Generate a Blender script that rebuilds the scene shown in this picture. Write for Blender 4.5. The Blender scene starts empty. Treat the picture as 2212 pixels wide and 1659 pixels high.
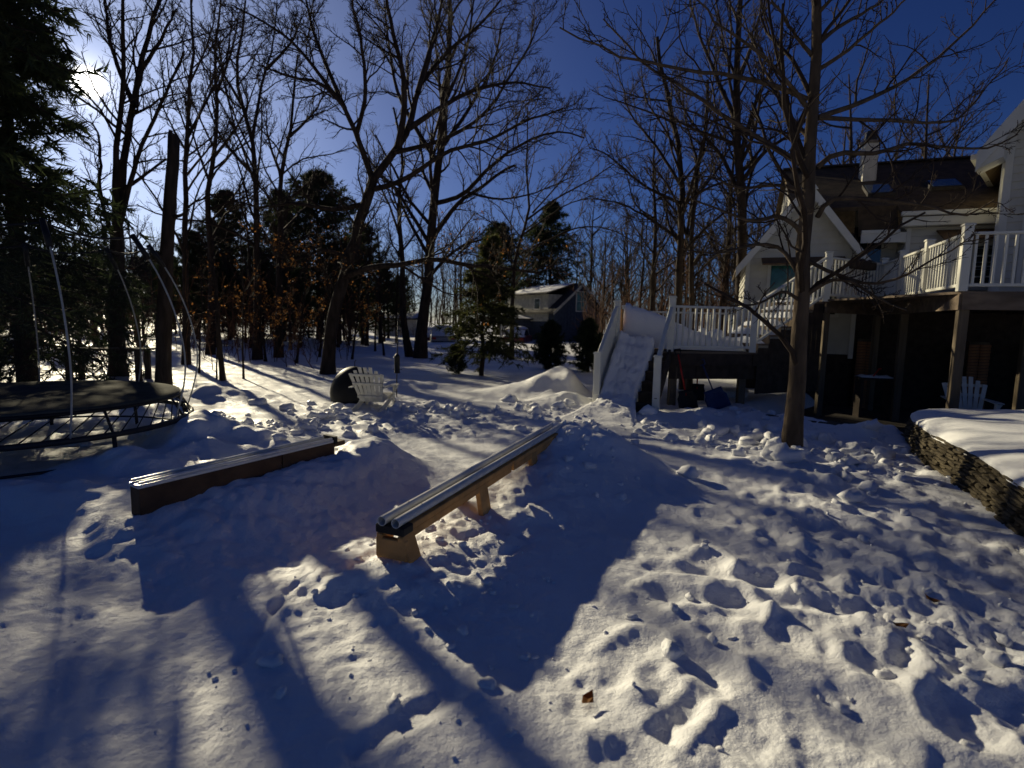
import bpy, bmesh, math, random
import numpy as np
from mathutils import Vector, Matrix

# ---------------------------------------------------------------- camera, sky, sun, exposure
SC = bpy.context.scene
COL = SC.collection
CAM_H, FPX, PITCH, ROLL = 1.65, 1200.0, math.radians(6.4), math.radians(1.2)
cam_d = bpy.data.cameras.new('camera'); cam = bpy.data.objects.new('camera', cam_d); COL.objects.link(cam)
cam_d.sensor_width = 36.0; cam_d.lens = FPX / 2212.0 * 36.0
cam_d.clip_start = 0.05; cam_d.clip_end = 3000.0
CAM_M = Matrix.Rotation(math.pi/2 - PITCH, 3, 'X') @ Matrix.Rotation(ROLL, 3, 'Z')
cam.matrix_world = Matrix.Translation((0, 0, CAM_H)) @ CAM_M.to_4x4()
SC.camera = cam
cam_d.dof.use_dof = True; cam_d.dof.focus_distance = 5.5; cam_d.dof.aperture_fstop = 1.7

def ray(x, y):
    """World direction seen at a point of the photograph (2212 x 1659 frame)."""
    return CAM_M @ Vector(((x - 1106.0) / FPX, (829.5 - y) / FPX, -1.0))
def P(x, y, d):
    """The point at distance d (metres north of the camera) along that direction."""
    r = ray(x, y); return Vector((0, 0, CAM_H)) + r * (d / r.y)
def G(x, y, z=0.0):
    """Where that direction meets the level z."""
    r = ray(x, y); t = (z - CAM_H) / r.z; return Vector((0, 0, CAM_H)) + r * t

SUN_DIR = ray(190, 178).normalized()
SUN_EL = math.asin(SUN_DIR.z); SUN_AZ = math.atan2(SUN_DIR.x, SUN_DIR.y)     # from north (+Y) towards east (+X)

SC.view_settings.view_transform = 'Standard'; SC.view_settings.look = 'None'
SC.view_settings.exposure = 0.2; SC.view_settings.gamma = 1.0
SC.cycles.max_bounces = 6; SC.cycles.diffuse_bounces = 3; SC.cycles.transparent_max_bounces = 12
SC.cycles.use_adaptive_sampling = True

W = bpy.data.worlds.new('World'); SC.world = W; W.use_nodes = True
nt = W.node_tree; nt.nodes.clear()
def N(t, **k):
    n = nt.nodes.new(t)
    for a, b in k.items(): setattr(n, a, b)
    return n
w_out = N('ShaderNodeOutputWorld'); w_bg = N('ShaderNodeBackground')
sky = N('ShaderNodeTexSky', sky_type='NISHITA', sun_disc=False, sun_elevation=SUN_EL, sun_rotation=SUN_AZ,
        altitude=1200.0, air_density=1.0, dust_density=1.4, ozone_density=5.0)
gam = N('ShaderNodeGamma'); gam.inputs['Gamma'].default_value = 1.22
hsv = N('ShaderNodeHueSaturation'); hsv.inputs['Saturation'].default_value = 1.03; hsv.inputs['Value'].default_value = 0.52
tint = N('ShaderNodeMix', data_type='RGBA', blend_type='MULTIPLY'); tint.inputs[0].default_value = 1.0; tint.inputs[7].default_value = (0.72, 0.80, 1.0, 1)
hsv.inputs['Hue'].default_value = 0.512
w_bg.inputs['Strength'].default_value = 0.05
# the sun's own disc, with the bright air just round it
tc = N('ShaderNodeTexCoord'); dot = N('ShaderNodeVectorMath', operation='DOT_PRODUCT'); dot.inputs[1].default_value = SUN_DIR
ac = N('ShaderNodeMath', operation='ARCCOSINE')
mr = N('ShaderNodeMapRange'); mr.inputs[1].default_value = math.radians(0.85); mr.inputs[2].default_value = math.radians(1.2)
mr.inputs[3].default_value = 1.0; mr.inputs[4].default_value = 0.0
au = N('ShaderNodeMapRange', interpolation_type='SMOOTHERSTEP'); au.inputs[1].default_value = 0.0; au.inputs[2].default_value = math.radians(5.0)
au.inputs[3].default_value = 1.0; au.inputs[4].default_value = 0.0
pw = N('ShaderNodeMath', operation='POWER'); pw.inputs[1].default_value = 3.0
m1 = N('ShaderNodeMath', operation='MULTIPLY'); m1.inputs[1].default_value = 6.0 / 0.05
m2 = N('ShaderNodeMath', operation='MULTIPLY_ADD'); m2.inputs[1].default_value = 0.5 / 0.05
hz = N('ShaderNodeMapRange'); hz.inputs[1].default_value = 0.0; hz.inputs[2].default_value = math.radians(58); hz.inputs[3].default_value = 1.0; hz.inputs[4].default_value = 0.0
hp_ = N('ShaderNodeMath', operation='POWER'); hp_.inputs[1].default_value = 2.6
hs = N('ShaderNodeVectorMath', operation='SCALE'); hs.inputs[0].default_value = (0.23/0.05*0.78, 0.23/0.05*0.88, 0.23/0.05)
ad2 = N('ShaderNodeVectorMath', operation='ADD')
cc = N('ShaderNodeVectorMath', operation='SCALE'); cc.inputs[0].default_value = (1.0, 0.96, 0.86)
add = N('ShaderNodeVectorMath', operation='ADD')
L = nt.links.new
L(sky.outputs[0], gam.inputs[0]); L(gam.outputs[0], hsv.inputs['Color']); L(hsv.outputs[0], tint.inputs[6]); L(tint.outputs[2], add.inputs[0])
L(tc.outputs['Generated'], dot.inputs[0]); L(dot.outputs['Value'], ac.inputs[0])
L(ac.outputs[0], mr.inputs[0]); L(ac.outputs[0], au.inputs[0]); L(au.outputs[0], pw.inputs[0])
L(mr.outputs[0], m1.inputs[0]); L(pw.outputs[0], m2.inputs[0]); L(m1.outputs[0], m2.inputs[2])
L(m2.outputs[0], cc.inputs['Scale']); L(cc.outputs[0], add.inputs[1])
L(ac.outputs[0], hz.inputs[0]); L(hz.outputs[0], hp_.inputs[0]); L(hp_.outputs[0], hs.inputs['Scale']); L(add.outputs[0], ad2.inputs[0]); L(hs.outputs[0], ad2.inputs[1]); L(ad2.outputs[0], w_bg.inputs[0]); L(w_bg.outputs[0], w_out.inputs[0])

sd = bpy.data.lights.new('sun', 'SUN'); sd.energy = 5.0; sd.angle = math.radians(0.8); sd.color = (1.0, 0.88, 0.61)
so = bpy.data.objects.new('sun', sd); COL.objects.link(so)
so.rotation_euler = (-SUN_DIR).to_track_quat('-Z', 'Y').to_euler(); so.location = (-20, 30, 25)

# ---------------------------------------------------------------- materials
def mat(name, col, rough=0.7, var=0.25, scale=6.0, bump=0.0, bscale=40.0, spec=0.3, metal=0.0, stretch=(1,1,1), col2=None, detail=4.0, trans=0.0):
    m = bpy.data.materials.new(name); m.use_nodes = True; t = m.node_tree; b = t.nodes['Principled BSDF']
    b.inputs['Roughness'].default_value = rough; b.inputs['Metallic'].default_value = metal
    b.inputs['Specular IOR Level'].default_value = spec
    c = t.nodes.new('ShaderNodeTexCoord'); mp = t.nodes.new('ShaderNodeMapping'); mp.inputs['Scale'].default_value = stretch
    t.links.new(c.outputs['Object'], mp.inputs[0])
    n = t.nodes.new('ShaderNodeTexNoise'); n.inputs['Scale'].default_value = scale; n.inputs['Detail'].default_value = detail
    t.links.new(mp.outputs[0], n.inputs['Vector'])
    r = t.nodes.new('ShaderNodeValToRGB'); e = r.color_ramp.elements
    lo = tuple(max(0, v*(1-var)) for v in col); hi = col2 or tuple(min(1, v*(1+var)) for v in col)
    e[0].position = 0.32; e[0].color = (*lo, 1); e[1].position = 0.68; e[1].color = (*hi, 1)
    t.links.new(n.outputs[0], r.inputs[0]); t.links.new(r.outputs[0], b.inputs['Base Color'])
    if bump:
        n2 = t.nodes.new('ShaderNodeTexNoise'); n2.inputs['Scale'].default_value = bscale; n2.inputs['Detail'].default_value = 5
        t.links.new(mp.outputs[0], n2.inputs['Vector'])
        bp = t.nodes.new('ShaderNodeBump'); bp.inputs['Strength'].default_value = bump; bp.inputs['Distance'].default_value = 0.02
        t.links.new(n2.outputs[0], bp.inputs['Height']); t.links.new(bp.outputs[0], b.inputs['Normal'])
    if trans:
        b.inputs['Transmission Weight'].default_value = trans
    return m
def thin(name, col, col2, tr=0.5, scale=3.0):
    """Leaf or needle: part diffuse, part translucent."""
    m = mat(name, col, 0.7, 0.3, scale, col2=col2); t = m.node_tree; b = t.nodes['Principled BSDF']; o = t.nodes['Material Output']
    tl = t.nodes.new('ShaderNodeBsdfTranslucent'); mx = t.nodes.new('ShaderNodeMixShader'); mx.inputs[0].default_value = tr
    src = b.inputs['Base Color'].links[0].from_socket
    t.links.new(src, tl.inputs[0]); t.links.new(b.outputs[0], mx.inputs[1]); t.links.new(tl.outputs[0], mx.inputs[2]); t.links.new(mx.outputs[0], o.inputs[0])
    return m
def snow_mat(name, fine=1.0):
    m = bpy.data.materials.new(name); m.use_nodes = True; t = m.node_tree; b = t.nodes['Principled BSDF']
    b.inputs['Roughness'].default_value = 0.55; b.inputs['Specular IOR Level'].default_value = 0.35
    c = t.nodes.new('ShaderNodeTexCoord')
    n = t.nodes.new('ShaderNodeTexNoise'); n.inputs['Scale'].default_value = 0.9; n.inputs['Detail'].default_value = 6
    t.links.new(c.outputs['Object'], n.inputs['Vector'])
    r = t.nodes.new('ShaderNodeValToRGB'); e = r.color_ramp.elements
    e[0].position = 0.35; e[0].color = (0.74, 0.75, 0.77, 1); e[1].position = 0.65; e[1].color = (0.87, 0.87, 0.87, 1)
    t.links.new(n.outputs[0], r.inputs[0]); t.links.new(r.outputs[0], b.inputs['Base Color'])
    # hard-packed patches are glossier than loose ones
    n3 = t.nodes.new('ShaderNodeTexNoise'); n3.inputs['Scale'].default_value = 1.7; n3.inputs['Detail'].default_value = 4
    t.links.new(c.outputs['Object'], n3.inputs['Vector'])
    rr = t.nodes.new('ShaderNodeMapRange'); rr.inputs[1].default_value = 0.4; rr.inputs[2].default_value = 0.62; rr.inputs[3].default_value = 0.75; rr.inputs[4].default_value = 0.42
    t.links.new(n3.outputs[0], rr.inputs[0]); t.links.new(rr.outputs[0], b.inputs['Roughness'])
    a = t.nodes.new('ShaderNodeTexNoise'); a.inputs['Scale'].default_value = 24; a.inputs['Detail'].default_value = 5; a.inputs['Roughness'].default_value = 0.65
    d = t.nodes.new('ShaderNodeTexNoise'); d.inputs['Scale'].default_value = 240; d.inputs['Detail'].default_value = 2
    for q in (a, d): t.links.new(c.outputs['Object'], q.inputs['Vector'])
    mx = t.nodes.new('ShaderNodeMath'); mx.operation = 'MULTIPLY_ADD'; mx.inputs[1].default_value = 0.22
    t.links.new(d.outputs[0], mx.inputs[0]); t.links.new(a.outputs[0], mx.inputs[2])
    bp = t.nodes.new('ShaderNodeBump'); bp.inputs['Strength'].default_value = 0.7*fine; bp.inputs['Distance'].default_value = 0.02
    t.links.new(mx.outputs[0], bp.inputs['Height']); t.links.new(bp.outputs[0], b.inputs['Normal'])
    return m
M = dict(
    snow=snow_mat('snow'), snow_smooth=snow_mat('snow_smooth', 0.45),
    bark=mat('bark', (0.036, 0.026, 0.02), 0.9, 0.45, 9, 0.9, 30, 0.15, stretch=(1, 1, 0.25)),
    bark_grey=mat('bark_grey', (0.085, 0.062, 0.042), 0.9, 0.4, 8, 0.7, 26, 0.15, stretch=(1, 1, 0.3)),
    twig_red=mat('twig_red', (0.11, 0.055, 0.03), 0.85, 0.35, 1.5, spec=0.15),
    twig=mat('twig', (0.036, 0.025, 0.019), 0.85, 0.3, 3, spec=0.15),
    needles=thin('needles', (0.022, 0.035, 0.016), (0.05, 0.065, 0.025), 0.35),
    needles_yellow=thin('needles_yellow', (0.04, 0.05, 0.018), (0.09, 0.095, 0.03), 0.4),
    dead_leaf=thin('dead_leaf', (0.16, 0.065, 0.02), (0.34, 0.16, 0.045), 0.55, 5),
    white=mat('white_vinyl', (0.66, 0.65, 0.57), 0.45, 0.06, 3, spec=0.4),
    white_worn=mat('white_worn', (0.60, 0.58, 0.50), 0.6, 0.14, 12, 0.15, 60, stretch=(1, 1, 0.2)),
    siding=mat('siding', (0.56, 0.54, 0.46), 0.55, 0.07, 4),
    trim=mat('trim', (0.64, 0.63, 0.56), 0.5, 0.05, 4),
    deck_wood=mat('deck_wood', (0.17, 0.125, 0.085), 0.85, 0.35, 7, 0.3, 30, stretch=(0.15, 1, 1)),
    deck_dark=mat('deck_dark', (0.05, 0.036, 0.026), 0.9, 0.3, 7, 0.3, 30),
    post_wood=mat('post_wood', (0.13, 0.10, 0.065), 0.85, 0.3, 10, 0.3, 40, stretch=(1, 1, 0.12)),
    pine_wood=mat('pine_wood', (0.50, 0.26, 0.085), 0.7, 0.25, 9, 0.2, 45, stretch=(0.25, 1, 1)),
    ply=mat('plywood', (0.085, 0.048, 0.024), 0.75, 0.3, 7, 0.2, 35, stretch=(0.2, 1, 1)),
    pvc=mat('pvc', (0.60, 0.60, 0.58), 0.24, 0.08, 14, 0.05, 50, spec=0.55),
    black=mat('black_plastic', (0.008, 0.008, 0.009), 0.55, 0.2, 6),
    black_metal=mat('black_metal', (0.018, 0.018, 0.019), 0.5, 0.25, 10, spec=0.4),
    mat_black=mat('jump_mat', (0.085, 0.085, 0.07), 0.95, 0.3, 4, 0.15, 180, spec=0.04),
    rod=mat('grey_rod', (0.34, 0.35, 0.34), 0.45, 0.1, 4),
    roof=mat('roof_shingle', (0.085, 0.058, 0.03), 0.9, 0.35, 5, 0.6, 22),
    roof_dark=mat('roof_dark', (0.05, 0.045, 0.042), 0.9, 0.35, 5, 0.4, 22),
    blue_wall=mat('blue_siding', (0.045, 0.06, 0.085), 0.8, 0.2, 5),
    pale_wall=mat('pale_siding', (0.48, 0.46, 0.36), 0.8, 0.22, 4),
    brick=mat('brick', (0.30, 0.135, 0.06), 0.85, 0.35, 6, 0.3, 30),
    mortar=mat('mortar', (0.22, 0.19, 0.16), 0.9, 0.2, 10),
    stone=mat('stone', (0.085, 0.066, 0.038), 0.9, 0.4, 6, 0.4, 28, col2=(0.15, 0.12, 0.07)),
    stone_dark=mat('stone_dark', (0.10, 0.08, 0.055), 0.9, 0.4, 6, 0.6, 24),
    patio=mat('patio', (0.07, 0.058, 0.045), 0.9, 0.35, 3, 0.4, 20),
    glass=mat('window_glass', (0.015, 0.02, 0.022), 0.06, 0.2, 2, spec=0.8),
    teal=mat('teal_glass', (0.03, 0.13, 0.125), 0.12, 0.35, 5, spec=0.7),
    skyglass=mat('skylight_glass', (0.06, 0.09, 0.12), 0.05, 0.2, 2, spec=1.0),
    red=mat('red_plastic', (0.42, 0.02, 0.015), 0.4, 0.15, 6),
    car_red=mat('car_paint', (0.16, 0.02, 0.018), 0.3, 0.1, 3, spec=0.6),
    car_silver=mat('car_silver', (0.28, 0.29, 0.30), 0.3, 0.1, 3, spec=0.6),
    blue_plastic=mat('blue_plastic', (0.03, 0.05, 0.13), 0.45, 0.15, 6),
    awning=mat('awning', (0.14, 0.085, 0.045), 0.85, 0.2, 8),
    soil=mat('soil', (0.05, 0.036, 0.026), 0.95, 0.35, 8, 0.5, 20),
)
net = bpy.data.materials.new('net'); net.use_nodes = True
_t = net.node_tree; _b = _t.nodes['Principled BSDF']; _b.inputs['Base Color'].default_value = (0.012, 0.012, 0.012, 1); _b.inputs['Roughness'].default_value = 0.8
_n = _t.nodes.new('ShaderNodeTexNoise'); _n.inputs['Scale'].default_value = 3.0; _c = _t.nodes.new('ShaderNodeTexCoord')
_r = _t.nodes.new('ShaderNodeMapRange'); _r.inputs[3].default_value = 0.07; _r.inputs[4].default_value = 0.2
_t.links.new(_c.outputs['Object'], _n.inputs['Vector']); _t.links.new(_n.outputs[0], _r.inputs[0]); _t.links.new(_r.outputs[0], _b.inputs['Alpha'])
M['net'] = net

# ---------------------------------------------------------------- building helpers
ORG = {}
def tag(o, label=None, cat=None, group=None, kind=None):
    if label: o['label'] = label
    if cat: o['category'] = cat
    if group: o['group'] = group
    if kind: o['kind'] = kind
    return o
def thing(name, loc, label, cat, group=None):
    o = bpy.data.objects.new(name, None); COL.objects.link(o); o.empty_display_size = 0.2
    o.location = loc; ORG[o] = Vector(loc); return tag(o, label, cat, group)
def link(name, me, m, parent=None, loc=None):
    o = bpy.data.objects.new(name, me); COL.objects.link(o)
    if m is not None and not me.materials: me.materials.append(M[m] if isinstance(m, str) else m)
    base = ORG.get(parent, Vector((0, 0, 0)))
    if parent is not None: o.parent = parent
    o.location = Vector((0, 0, 0)) if loc is None else Vector(loc) - base
    ORG[o] = base if loc is None else Vector(loc)
    return o
def quadmesh(name, V, F, smooth=True):
    """Mesh from numpy arrays: V (n,3), F (m,4) or (m,3)."""
    me = bpy.data.meshes.new(name); V = np.asarray(V, np.float32); F = np.asarray(F, np.int32); k = F.shape[1]
    me.vertices.add(len(V)); me.vertices.foreach_set('co', V.ravel())
    me.loops.add(F.size); me.loops.foreach_set('vertex_index', F.ravel())
    me.polygons.add(len(F)); me.polygons.foreach_set('loop_start', np.arange(0, F.size, k, dtype=np.int32))
    me.polygons.foreach_set('use_smooth', np.full(len(F), smooth)); me.update(calc_edges=True)
    return me
class MB:
    """Collects solids for one mesh."""
    def __init__(s): s.v = []; s.f = []; s.sm = []
    def add(s, vs, fs, sm=False):
        n = len(s.v); s.v += [Vector(v) for v in vs]; s.f += [tuple(i + n for i in f) for f in fs]; s.sm += [sm]*len(fs); return s
    def box(s, c, size, rz=0.0, rx=0.0, ry=0.0):
        R = Matrix.Rotation(rz, 3, 'Z') @ Matrix.Rotation(ry, 3, 'Y') @ Matrix.Rotation(rx, 3, 'X'); c = Vector(c); hx, hy, hz = (q/2 for q in size)
        vs = [c + R @ Vector((sx*hx, sy*hy, sz*hz)) for sz in (-1, 1) for sx, sy in ((-1,-1),(1,-1),(1,1),(-1,1))]
        return s.add(vs, [(3,2,1,0),(4,5,6,7),(0,1,5,4),(1,2,6,5),(2,3,7,6),(3,0,4,7)])
    def bar(s, a, b, w, h, up=(0, 0, 1)):
        """Straight board from a to b, w across, h along up."""
        a, b = Vector(a), Vector(b); d = (b - a).normalized(); u = Vector(up); r = d.cross(u)
        if r.length < 1e-4: r = d.cross(Vector((0, 1, 0)))
        r.normalize(); u = r.cross(d).normalized(); vs = []
        for q in (a, b): vs += [q + r*x*w/2 + u*y*h/2 for x, y in ((-1,-1),(1,-1),(1,1),(-1,1))]
        return s.add(vs, [(3,2,1,0),(4,5,6,7),(0,1,5,4),(1,2,6,5),(2,3,7,6),(3,0,4,7)])
    def prism(s, poly, vec):
        """Polygon (list of points) pushed along vec."""
        n = len(poly); vec = Vector(vec); p = [Vector(q) for q in poly]
        return s.add(p + [q + vec for q in p], [tuple(range(n))[::-1], tuple(range(n, 2*n))] + [(i, (i+1) % n, (i+1) % n + n, i + n) for i in range(n)])
    def tube(s, pts, rad, k=8, cap=True):
        pts = [Vector(p) for p in pts]; n = len(pts); rad = rad if hasattr(rad, '__len__') else [rad]*n; vs = []; prev = None
        for i, p in enumerate(pts):
            t = (pts[min(i+1, n-1)] - pts[max(i-1, 0)]).normalized()
            r = (prev - t*prev.dot(t)) if prev is not None else t.cross(Vector((0.3, 0.2, 0.93)) if abs(t.z) < 0.9 else Vector((1, 0, 0)))
            r.normalize(); prev = r; u = t.cross(r)
            vs += [p + (r*math.cos(a) + u*math.sin(a))*rad[i] for a in (2*math.pi*j/k for j in range(k))]
        fs = [(i*k + j, i*k + (j+1) % k, (i+1)*k + (j+1) % k, (i+1)*k + j) for i in range(n-1) for j in range(k)]
        s.add(vs, fs, True)
        if cap: b = len(s.v) - n*k; s.f += [tuple(b + j for j in range(k))[::-1], tuple(b + (n-1)*k + j for j in range(k))]; s.sm += [False, False]
        return s
    def lathe(s, c, prof, k=20):
        c = Vector(c); vs = [c + Vector((r*math.cos(2*math.pi*j/k), r*math.sin(2*math.pi*j/k), z)) for r, z in prof for j in range(k)]; n = len(prof)
        return s.add(vs, [(i*k + j, i*k + (j+1) % k, (i+1)*k + (j+1) % k, (i+1)*k + j) for i in range(n-1) for j in range(k)], True)
    def mesh(s, name, off=(0, 0, 0), bevel=0.0):
        me = bpy.data.meshes.new(name); o = Vector(off); me.from_pydata([v - o for v in s.v], [], s.f)
        me.polygons.foreach_set('use_smooth', s.sm); bm = bmesh.new(); bm.from_mesh(me)
        bmesh.ops.recalc_face_normals(bm, faces=bm.faces)
        if bevel: bmesh.ops.bevel(bm, geom=list(bm.edges), offset=bevel, segments=1, affect='EDGES', clamp_overlap=True)
        bm.to_mesh(me); bm.free(); me.update(); return me
    def build(s, name, m, parent=None, bevel=0.0, **k):
        base = ORG.get(parent, Vector((0, 0, 0)))
        return tag(link(name, s.mesh(name, base, bevel), m, parent), **k)
def lerp(a, b, t): return Vector(a) + (Vector(b) - Vector(a))*t

# value noise for the snow surface
def _hash(ix, iy, seed):
    h = (ix.astype(np.int64)*374761393 + iy.astype(np.int64)*668265263 + seed*1442695041) & 0xffffffff
    h = ((h ^ (h >> 13))*1274126177) & 0xffffffff
    return ((h ^ (h >> 16)) & 0xffff)/65535.0
def noise(x, y, s, seed=0):
    """Gradient-free value noise in [-1, 1] with features s metres across."""
    x = x/s + 1000.37*(seed+1) % 97; y = y/s + 517.11*(seed+1) % 89
    ix, iy = np.floor(x), np.floor(y); fx, fy = x - ix, y - iy; fx = fx*fx*fx*(fx*(fx*6-15)+10); fy = fy*fy*fy*(fy*(fy*6-15)+10)
    a, b, c, d = (_hash(ix+i, iy+j, seed) for j in (0, 1) for i in (0, 1))
    return ((a*(1-fx) + b*fx)*(1-fy) + (c*(1-fx) + d*fx)*fy)*2 - 1
def fbm(x, y, s, seed=0, o=4, g=0.5):
    r = 0; a = 1.0
    for i in range(o): r = r + a*noise(x*math.cos(i) - y*math.sin(i), x*math.sin(i) + y*math.cos(i), s/2**i, seed + 7*i); a *= g
    return r
def billow(x, y, s, seed=0, o=3, g=0.55):
    r = 0; a = 1.0
    for i in range(o): r = r + a*(np.abs(noise(x*math.cos(i+1) - y*math.sin(i+1), x*math.sin(i+1) + y*math.cos(i+1), s/2**i, seed + 5*i))); a *= g
    return r
def sstep(a, b, x): t = np.clip((x - a)/(b - a), 0, 1); return t*t*(3 - 2*t)
# ---------------------------------------------------------------- snow ground
B0, B1 = G(290, 1045, 0.40), G(735, 942, 0.46)          # flat box: near and far end of its top
R0, R1 = G(843, 1116, 0.42), G(1213, 908, 0.50)          # twin pipe rail: near and far end
TRC, TRR = Vector((-5.85, 6.5, 0)), 1.78                 # trampoline
def along(x, y, a, b):
    dx, dy = b.x - a.x, b.y - a.y; l = math.hypot(dx, dy)
    return ((x - a.x)*dx + (y - a.y)*dy)/(l*l), ((x - a.x)*dy - (y - a.y)*dx)/l, l     # t, metres to the right, length
def convex(x, y, poly):
    s = None
    for (ax, ay), (bx, by) in zip(poly, poly[1:] + poly[:1]):
        l = math.hypot(bx-ax, by-ay); d = ((bx-ax)*(y-ay) - (by-ay)*(x-ax))/l
        s = d if s is None else np.minimum(s, d)
    return s
PATIO = [(4.75, 9.9), (5.9, 8.3), (9.0, 7.2), (16.0, 6.5), (17.0, 13.5), (9.0, 15.5), (5.3, 11.9)]
rngF = np.random.default_rng(11)
FOOT = []
def trail(a, b, n, spread=0.14):
    for i in range(n):
        t = (i + 0.5)/n; p = lerp(a, b, t); d = (b - a).normalized(); s = spread*(1 if i % 2 else -1)
        FOOT.append((p.x - d.y*s + rngF.normal(0, 0.05), p.y + d.x*s + rngF.normal(0, 0.05), math.atan2(d.y, d.x) + rngF.normal(0, 0.2), rngF.uniform(0.008, 0.024)))
trail(G(1500, 1640), G(1800, 1000), 12); trail(G(1750, 1600), G(1700, 1010), 11); trail(G(2050, 1640), G(1860, 1020), 11)
trail(G(1950, 1580), G(2080, 1250), 6); trail(G(2150, 1600), G(1950, 1100), 9); trail(G(1450, 1500), G(1500, 1020), 7)
trail(G(900, 930), G(1260, 880), 10); trail(G(640, 900), G(1000, 860), 10); trail(G(1000, 870), G(1120, 800), 7)
trail(G(1300, 1640), G(1420, 1430), 4); trail(G(1560, 1200), G(1700, 1420), 5); trail(G(560, 880), G(760, 800), 9)
for _ in range(6):
    FOOT.append((rngF.uniform(1.4, 5.0), rngF.uniform(2.0, 9.5), rngF.uniform(0, 3.1), rngF.uniform(0.01, 0.03)))
RUTS = [(G(742, 1645), G(995, 1480), 0.05, 0.018), (G(1390, 1290), G(2180, 1330), 0.09, 0.035), (G(1380, 1225), G(1750, 1250), 0.07, 0.03),
        (G(520, 1450), G(640, 1260), 0.03, 0.02), (G(980, 905), G(1300, 930), 0.12, 0.04), (G(1430, 1620), G(1560, 1480), 0.05, 0.03),
        (G(560, 1330), G(900, 1190), 0.05, 0.02)]
def H(x, y):
    x = np.asarray(x, float); y = np.asarray(y, float); r = np.hypot(x, y)
    near = 1 - sstep(16, 26, r)
    h = fbm(x, y, 5.0, 3, 3)*0.05 + fbm(x, y, 1.1, 9, 3)*0.028*near
    h += sstep(20, 60, y)*0.25
    # flat box bank
    t, s, l = along(x, y, B0, B1); tt = np.clip(t, 0, 1); e = np.maximum(np.maximum(-t*l - 0.05, 0)/0.28, np.maximum((t-1)*l - 0.15, 0)/0.75)
    wob = 1 + 0.25*noise(x, y, 0.6, 21)
    prof = np.where(s > 0, np.exp(-(np.maximum(s-0.05, 0)/0.62)**2), np.exp(-(s/0.55)**2))
    h = np.maximum(h, 0) + (0.14 + 0.22*tt**0.9)*prof*np.exp(-e*e)*wob
    bank = np.exp(-(s/0.8)**2)*np.exp(-(np.maximum(np.abs(t-0.5)-0.5, 0)*l/0.8)**2)
    # rail bank
    t, s, l = along(x, y, R0, R1); tt = np.clip(t, 0, 1); e = np.maximum(np.maximum(-t*l, 0)/0.3, np.maximum((t-1)*l - 0.1, 0)/0.5)
    wr = 0.55 + 0.25*tt
    prof = np.where(s > 0, np.exp(-(np.maximum(s - 0.1*tt, 0)/wr)**2), np.exp(-(s/0.42)**2))
    h = h + (0.09 + 0.31*sstep(0.25, 0.95, tt))*prof*np.exp(-e*e)*wob
    bank = np.maximum(bank, np.exp(-(s/0.8)**2)*np.exp(-(np.maximum(np.abs(t-0.5)-0.5, 0)*l/0.6)**2))
    def hump(c, hh, rx, ry, a=0.0):
        ca, sa = math.cos(a), math.sin(a); u = ((x-c.x)*ca + (y-c.y)*sa)/rx; v = (-(x-c.x)*sa + (y-c.y)*ca)/ry
        return hh*np.exp(-(u*u + v*v))*(1 + 0.3*noise(x, y, 0.35, 31) + 0.12*noise(x, y, 0.14, 33))
    h += hump(G(1320, 960, 0.25), 0.13, 0.45, 0.5)
    h += hump(G(425, 925, 0.2), 0.46, 0.55, 0.85, 0.6) + hump(G(290, 985, 0.2), 0.22, 0.9, 0.5) + hump(G(80, 1070, 0.1), 0.2, 1.2, 0.4)
    h += hump(G(560, 960, 0.1), 0.2, 0.8, 0.5)
    h += hump(G(430, 840, 0.2), 0.28, 0.9, 0.8) + hump(G(860, 830, 0.1), 0.16, 1.6, 0.5, 0.3)
    # kicker: long ramp, steep back
    ka, kb = G(985, 842, 0.05), G(1222, 806, 0.5); t, s, l = along(x, y, ka, kb)
    k = np.where(t < 1, np.clip(t, 0, 1)**1.6, np.exp(-(np.maximum(t-1, 0)*l/0.42)**2))
    h += 0.68*k*np.exp(-(np.abs(s)/0.75)**2.6)*(1 + 0.12*noise(x, y, 0.4, 41))
    # banks beside the stairs, run-out in front of them
    h += hump(Vector((1.15, 11.0, 0)), 0.25, 0.7, 0.6) + hump(Vector((3.3, 9.9, 0)), 0.14, 0.9, 0.5) + hump(G(1760, 905, 0.1), 0.22, 0.9, 0.5, -0.6)
    h += hump(G(1900, 940, 0.05), 0.2, 0.55, 0.4) + hump(G(1700, 990, 0.05), 0.1, 0.5, 0.5)
    # trampled snow
    lane = np.exp(-((x - 1.35 - 0.05*(y-6))/0.75)**2)*sstep(3.0, 4.5, y)
    right = sstep(1.2, 2.2, x - 0.02*y)*(1 - sstep(11, 13, y))
    band = sstep(6.9, 7.8, y + 0.25*x)*(1 - sstep(11.0, 13.0, y + 0.2*x))*sstep(-4.5, -3, x)
    patch = 0.35*(1 - sstep(9, 11, y))
    tm = np.clip(np.maximum(np.maximum(right, band), patch)*(1 - 0.8*lane)*(0.65 + 0.6*noise(x, y, 1.3, 51)), 0, 1.2)
    h += tm*(0.032*(billow(x, y, 0.8, 61, 2) - 0.5) + 0.036*(billow(x, y, 0.20, 67, 3) - 0.6)*near)
    h += near*(0.017*fbm(x, y, 0.20, 71, 4) + 0.005*noise(x, y, 0.05, 77))*(0.45 + 0.7*tm)
    h += bank*(0.040*(billow(x, y, 0.30, 91, 3) - 0.55) + 0.010*noise(x, y, 0.07, 93))
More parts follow.
